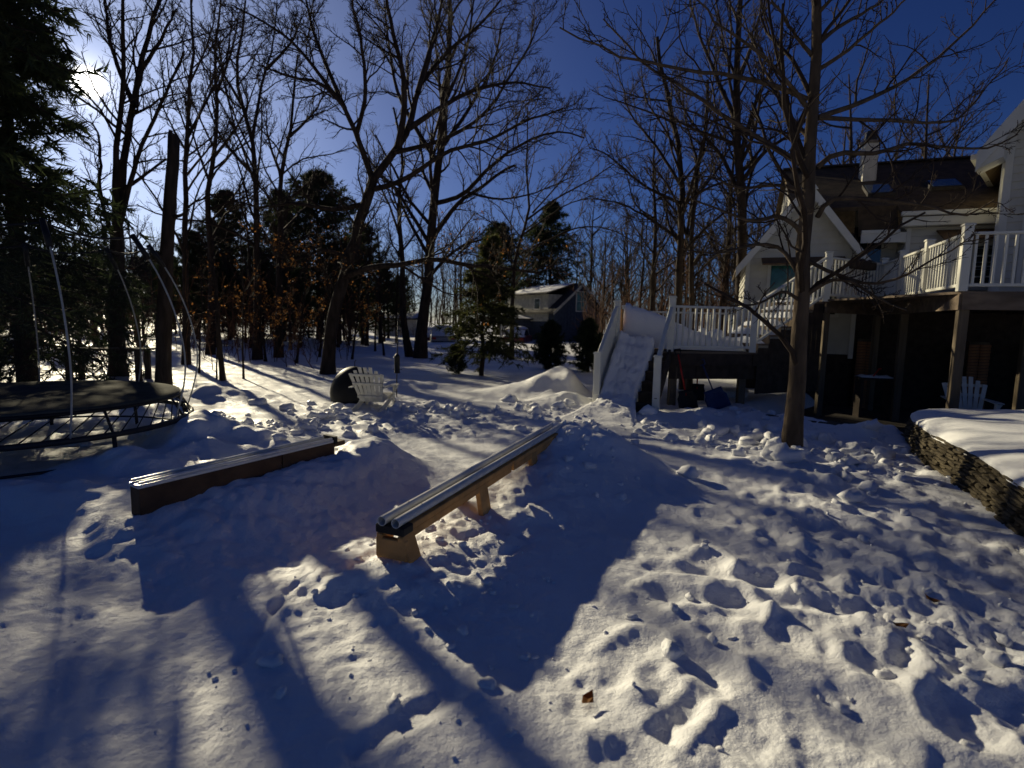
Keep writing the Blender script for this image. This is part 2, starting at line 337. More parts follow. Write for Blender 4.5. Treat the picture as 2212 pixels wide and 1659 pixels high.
    for fx, fy, fa, fd in FOOT:
        m = (np.abs(x-fx) < 0.5) & (np.abs(y-fy) < 0.5)
        if not m.any(): continue
        ca, sa = math.cos(fa), math.sin(fa); u = ((x[m]-fx)*ca + (y[m]-fy)*sa)/0.19; v = (-(x[m]-fx)*sa + (y[m]-fy)*ca)/0.115
        q = np.sqrt(u*u + v*v); h[m] += -fd*np.exp(-q**2.6) + 0.012*np.exp(-((q-1.5)/0.4)**2)*(1 + 0.7*noise(x[m], y[m], 0.12, 5))
    for a, b, w, d in RUTS:
        t, s, l = along(x, y, a, b); m = sstep(0, 0.08, t)*(1 - sstep(0.92, 1, t)); s = s + 0.05*noise(x, y, 0.7, 88)
        h += m*(-d*np.exp(-(s/w)**2) + 0.4*d*np.exp(-((np.abs(s)-1.9*w)/(0.7*w))**2))
    # hollow under the trampoline, dug-out patio
    q = np.hypot(x - TRC.x, y - TRC.y); h -= 0.06*(1 - sstep(1.0, 2.0, q))
    c = convex(x, y, PATIO); h = h - 0.55*sstep(-0.25, 0.45, c)
    return h
def GT(x, y, lift=0.0):
    """Where that direction of the photograph meets the modelled snow."""
    r = ray(x, y); t = np.geomspace(1.2, 60, 500)/r.y; X, Y, Z = r.x*t, r.y*t, CAM_H + r.z*t; k = int(np.argmax(Z < H(X, Y) + lift)); return Vector((X[k], Y[k], Z[k]))
def H1(x, y): return float(H(np.array([x]), np.array([y]))[0])

ang = np.concatenate([np.linspace(-180, -54, 40, endpoint=False), np.linspace(-54, 54, 540, endpoint=False), np.linspace(54, 180, 40, endpoint=False)])
ang = np.radians(ang)
rad = np.concatenate([[0.02, 0.25, 0.5, 0.75], np.geomspace(1.0, 14.0, 410, endpoint=False), np.geomspace(14, 40, 50, endpoint=False), np.geomspace(40, 900, 30)])
RR, AA = np.meshgrid(rad, ang, indexing='ij'); GX, GY = RR*np.sin(AA), RR*np.cos(AA) - 0.3
GZ = H(GX.ravel(), GY.ravel())
na, nr = len(ang), len(rad); ii, jj = np.meshgrid(np.arange(nr-1), np.arange(na), indexing='ij'); j2 = (jj+1) % na
FQ = np.stack([ii*na + jj, (ii+1)*na + jj, (ii+1)*na + j2, ii*na + j2], -1).reshape(-1, 4)[:, ::-1]
tag(link('snow_ground', quadmesh('snow_ground', np.stack([GX.ravel(), GY.ravel(), GZ], 1), FQ), 'snow'), kind='structure')
pt = MB(); pt.prism([Vector((x, y, -0.45)) for x, y in PATIO], (0, 0, 0.12)); tag(pt.build('patio', 'patio'), kind='structure')

# loose clods of snow thrown up by boots and shovels: too many to count
def clods():
    rng = np.random.default_rng(5); bm = bmesh.new(); bmesh.ops.create_icosphere(bm, subdivisions=2, radius=1); bm.verts.ensure_lookup_table()
    base = np.array([v.co for v in bm.verts]); tri = np.array([[v.index for v in f.verts] for f in bm.faces]); bm.free()
    spots = []
    def patch(c, n, sx, sy, r0, r1):
        for _ in range(n): spots.append((c.x + rng.normal(0, sx), c.y + rng.normal(0, sy), r0*0.6 + (r1-r0*0.6)*rng.random()**2.6))
    patch(G(1700, 960), 130, 0.8, 0.7, 0.03, 0.15); patch(G(1500, 950), 60, 0.8, 0.6, 0.02, 0.08); patch(G(1850, 1000), 80, 0.6, 0.8, 0.03, 0.1)
    patch(G(980, 890), 130, 1.4, 0.4, 0.03, 0.14); patch(G(620, 930), 90, 0.7, 0.6, 0.03, 0.1); patch(G(1180, 900), 60, 1.0, 0.5, 0.02, 0.09)
    patch(G(920, 1180), 70, 0.35, 0.4, 0.008, 0.032); patch(G(1080, 1280), 60, 0.35, 0.4, 0.008, 0.03); patch(G(1250, 1010), 40, 0.3, 0.5, 0.02, 0.06)
    patch(G(700, 1420), 60, 0.7, 0.55, 0.004, 0.016); patch(G(1700, 1330), 60, 1.2, 0.9, 0.01, 0.04); patch(G(1150, 1600), 25, 0.6, 0.3, 0.004, 0.014)
    patch(G(2050, 1330), 30, 0.6, 0.9, 0.015, 0.05); patch(G(420, 930), 60, 0.5, 0.6, 0.03, 0.09); patch(G(1600, 900), 60, 0.8, 0.5, 0.02, 0.08)
    spots += [(G(585, 1432).x, G(585, 1432).y, 0.055), (G(1100, 868).x, G(1100, 868).y, 0.16), (G(1715, 905).x, G(1715, 905).y, 0.13), (G(850, 1530).x, G(850, 1530).y, 0.035),
              (G(1450, 1420).x, G(1450, 1420).y, 0.05), (G(620, 885).x, G(620, 885).y, 0.14), (G(905, 905).x, G(905, 905).y, 0.13), (G(740, 905).x, G(740, 905).y, 0.1)]
    X = np.array([s[0] for s in spots]); Y = np.array([s[1] for s in spots]); Z = H(X, Y); keep = (convex(X, Y, PATIO) < 0) & (Y > 1.2)
    VV, FF = [], []; n = 0
    for (x, y, r), z, k in zip(spots, Z, keep):
        if not k: continue
        d = base*np.array([r*rng.uniform(0.75, 1.3), r*rng.uniform(0.75, 1.3), r*rng.uniform(0.55, 1.0)])
        ph = rng.uniform(0, 6.3, 6); q = base*2.3
        d = d*(1 + 0.22*np.sin(q[:, :1]*1.7 + ph[0] + np.sin(q[:, 1:2]*1.9 + ph[1])) + 0.16*np.sin(q[:, 2:]*3.1 + ph[2] + 2*np.sin(q[:, :1]*1.3 + ph[3])) + rng.normal(0, 0.05, (len(base), 1)))
        VV.append(d + np.array([x, y, z + r*0.22])); FF.append(tri + n); n += len(base)
    return quadmesh('snow_clods', np.concatenate(VV), np.concatenate(FF))
tag(link('snow_clods', clods(), 'snow'), 'loose clods of snow scattered over the trampled yard', 'snow', kind='stuff')
# ---------------------------------------------------------------- flat box and twin pipe rail
def make_box():
    d = (B1 - B0); d.z = 0; l = d.length; d.normalize(); n = Vector((d.y, -d.x, 0)); W2 = 0.075
    t = thing('snowboard_box', (B0.x, B0.y, 0), 'low plywood box with a pale strip along its top, half buried in snow', 'snowboard box', 'homemade snow features')
    z0, z1 = B0.z, B1.z
    def pt(s, o, z): v = B0 + d*s*l + n*o; return Vector((v.x, v.y, z + z0 + (z1 - z0)*s))
    c1 = 0.62
    for s0, s1, nm in ((0.0, c1, 'side_panel'), (c1 + 0.006, 0.93, 'side_panel')):
        for o in (W2, -W2):
            b = MB(); b.prism([pt(s0, o, -0.03), pt(s1, o, -0.03), pt(s1, o, -0.29), pt(s0, o, -0.29)], n*(-0.02 if o > 0 else 0.02)); b.build(nm, 'ply', t, 0.003)
    b = MB(); b.prism([pt(0, W2-0.02, -0.03), pt(0, -W2+0.02, -0.03), pt(0, -W2+0.02, -0.29), pt(0, W2-0.02, -0.29)], d*0.02); b.build('end_panel', 'ply', t, 0.003)
    b = MB(); b.prism([pt(0.93, W2, -0.03), pt(1.0, W2, -0.03), pt(1.0, W2, -0.075), pt(0.93, W2, -0.075)], n*(-2*W2)); b.build('overhang_board', 'ply', t, 0.003)
    b = MB(); b.prism([pt(-0.006, W2+0.006, -0.028), pt(0.925, W2+0.006, -0.028), pt(0.925, W2+0.006, 0), pt(-0.006, W2+0.006, 0)], n*(-2*W2 - 0.012)); b.build('top_sheet', 'pvc', t, 0.006)
    for o in (W2 + 0.002, -W2 + 0.02):
        b = MB(); b.prism([pt(0.0, o, 0.002), pt(0.92, o, 0.002), pt(0.92, o, 0.022), pt(0.0, o, 0.022)], n*(-0.022)); b.build('edge_coping', 'pvc', t, 0.006)
    b = MB(); b.prism([pt(0.925, W2+0.012, -0.04), pt(0.945, W2+0.012, -0.04), pt(0.945, W2+0.012, 0.03), pt(0.925, W2+0.012, 0.03)], n*(-2*W2 - 0.024)); b.build('joint_strap', 'black', t)
    b = MB(); q = pt(0.035, W2 - 0.03, 0)
    b.prism([pt(0.01, W2-0.024, -0.34), pt(0.055, W2-0.024, -0.34), pt(0.035, W2-0.024, -0.62), pt(0.015, W2-0.024, -0.62)], n*-0.05); b.build('leg', 'ply', t)
make_box()
def make_rail():
    d = (R1 - R0); l = math.hypot(d.x, d.y); dz = d.z; d.z = 0; d.normalize(); n = Vector((d.y, -d.x, 0))
    t = thing('pipe_rail', (R0.x, R0.y, 0), 'long rail of two grey pipes side by side on a yellow timber frame', 'snowboard rail', 'homemade snow features')
    def pt(s, o, z): v = R0 + d*s + n*o; return Vector((v.x, v.y, R0.z + dz*s/l + z))
    r = 0.031; off = 0.052
    for o in (-off, off):
        b = MB(); k = 18; segs = 24; rings = []
        pts = [pt(-0.02 + (l + 0.02)*i/segs, o, -r) for i in range(segs+1)]
        b.tube(pts, r, k, cap=False); b.tube([p for p in pts[:4]], r*0.88, k, cap=False); b.tube(pts[-4:], r*0.88, k, cap=False)
        # end rings close the wall between bore and skin
        a, c = MB(), None
        p = b.build('pipe', 'pvc', t)
        q = MB()
        for e, s in ((0, -0.02), (1, l)):
            ring = []
            for rr in (r, r*0.88):
                for j in range(k):
                    an = 2*math.pi*j/k; ring.append(pt(s, o, -r) + n*math.cos(an)*rr + Vector((0, 0, math.sin(an)*rr)))
            q.add(ring, [(j, (j+1) % k, (j+1) % k + k, j + k) for j in range(k)])
        q.build('pipe_end', 'pvc', p)
        for s in (0.28, 1.2, 2.1, 3.0):
            sc = MB(); sc.lathe(pt(s, o, 0.0) , [(0.006, -0.001), (0.005, 0.002), (0.0, 0.003)], 8); sc.build('screw', 'black_metal', p)
    # bed plank in two lengths with a dark joint, edge timber below
    for s0, s1 in ((0.0, 1.72), (1.74, l - 0.03)):
        b = MB(); b.prism([pt(s0, 0.10, -2*r-0.002), pt(s1, 0.10, -2*r-0.002), pt(s1, 0.10, -2*r-0.042), pt(s0, 0.10, -2*r-0.042)], n*-0.20); b.build('bed_plank', 'pine_wood', t, 0.004)
        for o in (0.096, -0.058):
            b = MB(); b.prism([pt(s0+0.02, o, -2*r-0.043), pt(s1-0.02, o, -2*r-0.043), pt(s1-0.02, o, -2*r-0.098), pt(s0+0.02, o, -2*r-0.098)], n*-0.038); b.build('stringer', 'pine_wood', t, 0.004)
    b = MB(); b.prism([pt(-0.012, 0.107, -2*r+0.004), pt(0.10, 0.107, -2*r+0.004), pt(0.10, 0.107, -2*r-0.052), pt(-0.012, 0.107, -2*r-0.052)], n*-0.214); b.build('end_tape', 'black', t, 0.006)
    for i, s in enumerate((0.05, 1.12, 2.25, l - 0.28)):
        for o in (0.075, -0.075):
            if i in (2,) and o < 0: continue
            a = pt(s, o, -2*r - 0.044); ft = pt(s + (0.10 if i in (0,) else 0.02), o*1.9, 0); ft.z = a.z - 0.42
            up = d
            b = MB(); b.bar(a, ft, 0.045, 0.15 if i else 0.13, d); b.build('leg', 'pine_wood', t, 0.006)
    a = pt(0.02, 0.0, -2*r-0.05)
    b = MB(); b.box(a + Vector((0, 0, -0.10)), (0.05, 0.22, 0.13), math.atan2(d.y, d.x)); b.build('end_block', 'pine_wood', t, 0.006)
    b = MB(); b.box(pt(l - 0.10, 0.13, -2*r - 0.09), (0.22, 0.05, 0.11), math.atan2(d.y, d.x)); b.build('corner_block', 'pine_wood', t, 0.006)
make_rail()

# ---------------------------------------------------------------- trampoline with its curved net poles
def make_trampoline():
    t = thing('trampoline', (TRC.x, TRC.y, 0), 'round trampoline with black mat, angled rods and tall curved net poles', 'trampoline')
    zm, zr = 0.66, 0.37; Rm, Rr = TRR*0.93, TRR*1.0; c = TRC
    def at(a, r, z): return Vector((c.x + r*math.cos(a), c.y + r*math.sin(a), z))
    k = 72; b = MB(); ring = [(0.01, zm-0.02), (Rm*0.5, zm-0.015), (Rm*0.9, zm), (Rm, zm+0.004), (Rm, zm-0.015), (Rm*0.5, zm-0.03), (0.01, zm-0.035)]
    b.lathe((c.x, c.y, 0), ring, k); m = b.build('mat', 'mat_black', t)
    b = MB(); b.tube([at(2*math.pi*i/k, Rm, zm-0.03) for i in range(k+1)], 0.022, 8, False); b.build('hem', 'black', m)
    b = MB(); b.tube([at(2*math.pi*i/k, Rr, zr) for i in range(k+1)], 0.032, 8, False); b.build('frame_ring', 'black_metal', t)
    # rods from mat down to the ring: one mesh, turned round the ring
    rod = MB(); n = 64
    a0 = Vector((Rm*math.cos(0.13), Rm*math.sin(0.13), zm-0.035)); a1 = Vector((Rr*math.cos(-0.07), Rr*math.sin(-0.07), zr+0.02))
    rod.tube([a0, a1], 0.007, 5); me = rod.mesh('rod')
    for i in range(n):
        o = link('rod', me, 'black_metal', t, (c.x, c.y, 0)); o.rotation_euler.z = 2*math.pi*i/n
    for i in range(10):
        a = 2*math.pi*(i + 0.35)/10; p = at(a, Rr, zr); q = at(a, Rr + 0.05, -0.25)
        b = MB(); b.tube([p, q], 0.022, 8); lg = b.build('leg', 'black_metal', t)
        b = MB(); b.tube([at(a, Rr*0.999, zr), at(a, Rm*0.995, zm-0.05)], 0.014, 6); b.build('brace', 'black_metal', lg)
    # low rail tying the legs
    b = MB(); b.tube([at(2*math.pi*i/k, Rr*1.02, 0.10) for i in range(k+1)], 0.014, 6, False); b.build('leg_rail', 'black_metal', t)
    tops = []
    for i in range(9):
        a = 2*math.pi*(i + 0.1)/9
        pts = [at(a, Rr*1.0, zr), at(a, Rr*1.07, 0.8), at(a, Rr*1.085, 1.2), at(a, Rr*1.03, 1.7), at(a, Rr*0.93, 2.15), at(a, Rr*0.84, 2.42)]
        sm = []
        for j in range(len(pts)-1):
            p0, p1, p2, p3 = pts[max(j-1, 0)], pts[j], pts[j+1], pts[min(j+2, len(pts)-1)]
            for u in (0, 0.33, 0.66):
                sm.append(0.5*((2*p1) + (p2-p0)*u + (2*p0-5*p1+4*p2-p3)*u*u + (3*p1-p0-3*p2+p3)*u**3))
        sm.append(pts[-1])
        b = MB(); b.tube(sm, [0.0095]*len(sm), 7); po = b.build('net_pole', 'rod', t)
        e = pts[-1]; b = MB(); b.tube([at(a, Rr*0.885, 2.28), at(a, Rr*0.79, 2.56)], 0.03, 8); b.build('pole_sleeve', 'black', po); tops.append(a)
    b = MB(); pts = []
    for i in range(len(tops)):
        a, a2 = tops[i], tops[(i+1) % len(tops)] + (2*math.pi if i == len(tops)-1 else 0)
        for u in np.linspace(0, 1, 8, endpoint=False): pts.append(at(a + (a2-a)*u, Rr*0.80*(1 - 0.05*math.sin(math.pi*u)), 2.53 - 0.07*math.sin(math.pi*u)))
    pts.append(pts[0]); b.tube(pts, 0.011, 6, False); b.build('net_rope', 'black', t)
    b = MB(); K = len(pts) - 1; lo = [at(math.atan2(p.y-c.y, p.x-c.x), Rm*0.98, zm+0.012) for p in pts[:-1]]; mid = [lerp(lo[i], pts[i], 0.5)*1.0 for i in range(K)]
    for i in range(K): dv = mid[i] - c; dv.z = 0; mid[i] = mid[i] - dv*0.04
    V = lo + mid + pts[:-1]
    b.add(V, [(r*K + i, r*K + (i+1) % K, (r+1)*K + (i+1) % K, (r+1)*K + i) for r in (0, 1) for i in range(K)], True); b.build('safety_net', 'net', t)
make_trampoline()
# ---------------------------------------------------------------- decks, stairs and railings
HO = Vector((8.6, 14.0, 0)); HU = Vector((0.94, -0.342, 0)).normalized(); HV = Vector((0.342, 0.94, 0)).normalized()
def hp(u, v, z): return HO + HU*u + HV*v + Vector((0, 0, z))
HRZ = math.atan2(HU.y, HU.x)
Z1, Z2 = 1.12, 2.28                                                   # lower and upper deck level
TR, TL = Vector((3.17, 11.2, 0)), Vector((2.16, 11.66, 0))             # newels at the head of the lower stairs
BR, BL = Vector((2.62, 10.0, 0)), Vector((1.61, 10.46, 0))             # newels at their foot
N3, N4 = Vector((4.95, 11.5, 0)), Vector((6.85, 12.35, 0))             # upper stairs: foot and head
C0, C1, C2 = hp(0.34, -5.2, 0), hp(0.36, -0.45, 0), hp(4.6, -5.2, 0)   # upper deck corners
_mesh = {}
def newel(parent, p, z0, z1, w=0.127):
    key = ('newel', round(z1-z0, 2), w)
    if key not in _mesh:
        b = MB(); b.box((0, 0, (z1-z0)/2), (w, w, z1-z0)); _mesh[key] = b.mesh('newel_post', bevel=0.006)
        c = MB(); h = z1 - z0; c.box((0, 0, h+0.012), (w+0.03, w+0.03, 0.024)); c.prism([(-w/2-0.005, -w/2-0.005, h+0.024), (w/2+0.005, -w/2-0.005, h+0.024), (w/2+0.005, w/2+0.005, h+0.024), (-w/2-0.005, w/2+0.005, h+0.024)], (0, 0, 0.012))
        _mesh[key + ('cap',)] = c.mesh('post_cap', bevel=0.004)
    o = link('newel_post', _mesh[key], 'white', parent, (p.x, p.y, z0)); o.rotation_euler.z = HRZ
    q = link('post_cap', _mesh[key + ('cap',)], 'white', o); q.location = (0, 0, 0); return o
def railing(parent, a, b, za, zb, step=0.125, top=0.90, low=0.10, bal=0.034):
    a, b = Vector((a.x, a.y, 0)), Vector((b.x, b.y, 0)); l = (b-a).length; d = (b-a).normalized()
    A, Bq = a + d*0.066, b - d*0.066
    m = MB(); m.bar(A + Vector((0, 0, za+top)), Bq + Vector((0, 0, zb+top)), 0.07, 0.045); m.build('top_rail', 'white', parent, 0.005)
    m = MB(); m.bar(A + Vector((0, 0, za+low)), Bq + Vector((0, 0, zb+low)), 0.045, 0.05); m.build('bottom_rail', 'white', parent, 0.005)
    h = top - low - 0.05; key = ('bal', round(h, 2), bal)
    if key not in _mesh: m = MB(); m.box((0, 0, h/2), (bal, bal, h)); _mesh[key] = m.mesh('baluster')
    n = max(1, int(l/step))
    for i in range(1, n):
        s = i/n; p = a + d*l*s; o = link('baluster', _mesh[key], 'white', parent, (p.x, p.y, za + (zb-za)*s + low + 0.025)); o.rotation_euler.z = math.atan2(d.y, d.x)
def make_lower_deck():
    t = thing('lower_deck', (TR.x, TR.y, 0), 'low deck with dark fascia and white baluster railing at the head of snowy steps', 'deck')
    back = [Vector((6.0, 14.9, 0)), Vector((2.9, 14.6, 0))]
    poly = [TL, TR, N3, Vector((6.3, 12.2, 0)), back[0], back[1]]
    b = MB(); b.prism([Vector((p.x, p.y, Z1-0.035)) for p in poly], (0, 0, 0.035)); b.build('deck_floor', 'deck_wood', t)
    ring = [back[1], TL, TR, N3, Vector((6.3, 12.2, 0))]
    for a, c in zip(ring, ring[1:]):
        d = (c-a).normalized(); m = MB(); m.bar(a + Vector((0, 0, Z1-0.16)) + d*0.02, c + Vector((0, 0, Z1-0.16)) - d*0.002, 0.04, 0.25); m.build('fascia_board', 'deck_dark', t)
    # dark boarding under the front edge
    for a, c in ((TR, N3), (N3, Vector((6.3, 12.2, 0)))):
        d = (c-a).normalized(); n = Vector((-d.y, d.x, 0)); L_ = (c-a).length; k = int(L_/0.14)
        for i in range(k):
            p = a + d*(0.02 + (L_-0.02)*i/k) + n*0.05; q = a + d*(0.012 + (L_-0.02)*(i+1)/k) + n*0.05
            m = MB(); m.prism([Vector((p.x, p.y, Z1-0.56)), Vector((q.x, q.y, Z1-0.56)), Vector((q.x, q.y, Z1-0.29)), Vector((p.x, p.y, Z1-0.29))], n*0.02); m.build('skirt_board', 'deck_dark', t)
    for p in (TR + Vector((0.12, 0.15, 0)), N3 + Vector((-0.1, 0.2, 0)), lerp(TR, N3, 0.55) + Vector((0, 1.6, 0)), TL + Vector((0.15, 0.3, 0)), Vector((4.4, 14.3, 0)), Vector((3.2, 14.2, 0))):
        m = MB(); m.box((p.x, p.y, (Z1-0.3)/2 - 0.2), (0.14, 0.14, Z1-0.3+0.4)); m.build('support_post', 'post_wood', t)
    newel(t, TR, Z1, 2.19); newel(t, TL, Z1, 2.10); newel(t, N3, Z1, 2.12); newel(t, back[1], Z1, 2.1); newel(t, back[0], Z1, 2.1)
    railing(t, TR, N3, Z1, Z1); railing(t, back[1], back[0], Z1, Z1, top=0.86)
    # lower steps
    s = thing('lower_stairs', (BR.x, BR.y, 0), 'dark wooden steps with white newel posts climbing to the low deck', 'stairs')
    n = 6
    for i in range(n):
        f0, f1 = i/n, (i+1)/n; z = 0.02 + (Z1-0.02)*(i+1)/n - (0.19 if i == n-1 else 0.0)*0
        a, c = lerp(BL, TL, f0), lerp(BR, TR, f0); a2, c2 = lerp(BL, TL, f1), lerp(BR, TR, f1)
        if i < n-1:
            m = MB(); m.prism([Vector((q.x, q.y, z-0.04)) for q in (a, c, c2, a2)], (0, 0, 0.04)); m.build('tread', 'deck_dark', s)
        m = MB(); d = (c-a).normalized(); nn = Vector((-d.y, d.x, 0))*0.02; zz = z - 0.041 if i < n-1 else Z1-0.29
        m.prism([Vector((a.x, a.y, z-0.19)) + nn, Vector((c.x, c.y, z-0.19)) + nn, Vector((c.x, c.y, zz)) + nn, Vector((a.x, a.y, zz)) + nn], nn); m.build('riser', 'deck_dark', s)
    newel(s, BR, -0.1, 1.07); newel(s, BL, -0.1, 1.08)
    for lo, hi in ((BR, TR), (BL, TL)):
        m = MB(); m.bar(Vector((lo.x, lo.y, 1.0)) , Vector((hi.x, hi.y, 1.98)) - (hi-lo).normalized()*0.07, 0.075, 0.09); m.build('handrail', 'white', s, 0.006)
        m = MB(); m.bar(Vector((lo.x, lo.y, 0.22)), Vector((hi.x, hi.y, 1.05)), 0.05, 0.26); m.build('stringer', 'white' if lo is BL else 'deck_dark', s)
    # white skirt boards close the far side of the steps
    m = MB(); m.prism([Vector((BL.x, BL.y, 0.3)), Vector((BL.x, BL.y, 0.9)), Vector((TL.x, TL.y, 1.85)), Vector((TL.x, TL.y, 1.2))], (TL-BL).cross(Vector((0, 0, 1))).normalized()*-0.025); m.build('side_panel', 'white', s)
make_lower_deck()
def make_upper_stairs():
    t = thing('upper_stairs', (N3.x, N3.y, 0), 'snowy steps with white railing rising from low deck to house deck', 'stairs')
    n = 6; d = (N4-N3); d.z = 0; l = d.length; d.normalize(); nn = Vector((-d.y, d.x, 0)); wd = 1.25
    for i in range(n):
        a = N3 + d*(0.15 + (l-0.2)*i/n); c = N3 + d*(0.15 + (l-0.2)*(i+1)/n); z = Z1 + (Z2-Z1-0.05)*(i+1)/n
        m = MB(); m.prism([Vector((q.x, q.y, z-0.04)) for q in (a, c, c + nn*wd, a + nn*wd)], (0, 0, 0.04)); m.build('tread', 'deck_wood', t)
        m = MB(); m.prism([Vector((a.x, a.y, z-0.19)), Vector((a.x, a.y, z-0.042)), Vector((a.x, a.y, z-0.042)) + nn*wd, Vector((a.x, a.y, z-0.19)) + nn*wd], d*0.02); m.build('riser', 'deck_wood', t)
        # drift left on each tread
        rg = np.random.default_rng(40+i); k = 10; V = []; hh = 0.09 + 0.05*rg.random()
        for r in range(5):
            for j in range(k):
                q = a + d*((l-0.2)/n)*(0.03 + 0.94*r/4) + nn*wd*(0.02 + 0.93*j/(k-1)); e = math.sin(math.pi*min(max(r/4, 0.0), 1))**0.5*math.sin(math.pi*j/(k-1))**0.3
                V.append((q.x, q.y, z + 0.004 + hh*e*(1 + 0.25*rg.normal()) if 0 < r < 4 and 0 < j < k-1 else z - 0.001))
        b = MB(); b.add(V, [(r*k+j, r*k+j+1, (r+1)*k+j+1, (r+1)*k+j) for r in range(4) for j in range(k-1)], True); b.build('step_snow', 'snow', t)
    # dark boarding below the steps
    k = 12
    for i in range(k):
        a = N3 + d*(0.16 + (l-0.2)*i/k); c = N3 + d*(0.155 + (l-0.2)*(i+1)/k); zt = Z1 + (Z2-Z1)*(int(i*n/k)+1)/n - 0.1
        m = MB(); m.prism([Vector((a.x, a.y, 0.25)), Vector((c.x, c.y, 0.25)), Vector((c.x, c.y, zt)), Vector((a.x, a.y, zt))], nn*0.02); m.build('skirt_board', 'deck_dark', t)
    newel(t, N4, Z2-0.05, 3.28); railing(t, N3, N4, Z1+0.10, Z2-0.02, top=0.92)
make_upper_stairs()
def make_upper_deck():
    t = thing('upper_deck', (C0.x, C0.y, 0), 'tall deck on posts against the house with white baluster railing', 'deck')
    poly = [C0, C2, hp(4.6, -0.5, 0), hp(0.36, -0.06, 0), Vector((7.9, 14.1, 0)), Vector((6.6, 14.4, 0)), N4]
    b = MB(); b.prism([Vector((p.x, p.y, Z2-0.04)) for p in poly], (0, 0, 0.04)); b.build('deck_floor', 'deck_wood', t)
    for a, c in ((C1, C0), (C0, C2), (N4, C1)):
        d = (c-a).normalized(); m = MB(); m.bar(a + d*0.021 + Vector((0, 0, Z2-0.165)), c - d*0.001 + Vector((0, 0, Z2-0.165)), 0.04, 0.25); m.build('rim_board', 'deck_wood', t)
    for i in range(6):
        a, c = hp(0.9 + 0.62*i, -5.1, Z2-0.15), hp(0.9 + 0.62*i, -0.6, Z2-0.15); m = MB(); m.bar(a, c, 0.04, 0.18); m.build('joist', 'deck_dark', t)
    for p in (hp(0.42, -5.1, 0), hp(0.48, -1.9, 0), hp(2.0, -3.4, 0), hp(3.3, -5.1, 0)):
        m = MB(); m.box((p.x, p.y, (Z2-0.29-0.42)/2), (0.14, 0.14, Z2-0.29+0.42), HRZ); m.build('support_post', 'post_wood', t, 0.006)
    # timber left open under the landing
    for f in (0.03, 0.97):
        p = lerp(N4, C1, f) + Vector((0.05, 0.1, 0)); m = MB(); m.box((p.x, p.y, (Z2-0.29-0.42)/2), (0.12, 0.12, Z2-0.29+0.42)); m.build('support_post', 'post_wood', t)
    for k, p in enumerate((C0, lerp(C0, C1, 0.36), lerp(C0, C1, 0.70), C1, lerp(C0, C2, 0.36), lerp(C0, C2, 0.72))):
        newel(t, p, Z2, Z2 + 1.02)
    m3, m7 = lerp(C0, C1, 0.36), lerp(C0, C1, 0.70)
    for a, c in ((C0, m3), (m3, m7), (m7, C1), (C0, lerp(C0, C2, 0.36)), (lerp(C0, C2, 0.36), lerp(C0, C2, 0.72)), (N4, C1)): railing(t, a, c, Z2, Z2)
make_upper_deck()

# ---------------------------------------------------------------- snow on the low deck and the chute down the steps
def sheet(name, rows, m, label, cat, drop=0.0):
    """Closed snow slab from a grid of points: top surface plus a skirt down to the given z."""
    R_, C_ = len(rows), len(rows[0]); V = [Vector(p) for r in rows for p in r]
    F = [(i*C_+j, i*C_+j+1, (i+1)*C_+j+1, (i+1)*C_+j) for i in range(R_-1) for j in range(C_-1)]
    edge = [j for j in range(C_)] + [i*C_ + C_-1 for i in range(1, R_)] + [(R_-1)*C_ + j for j in range(C_-2, -1, -1)] + [i*C_ for i in range(R_-2, 0, -1)]
    n = len(V); V += [Vector((V[e].x, V[e].y, V[e].z - drop)) for e in edge]; k = len(edge)
    F += [(edge[i], edge[(i+1) % k], n + (i+1) % k, n + i) for i in range(k)]
    F.append(tuple(n + i for i in range(k)))
    b = MB(); b.add(V, F, True); return b.build(name, m, None, label=label, cat=cat)
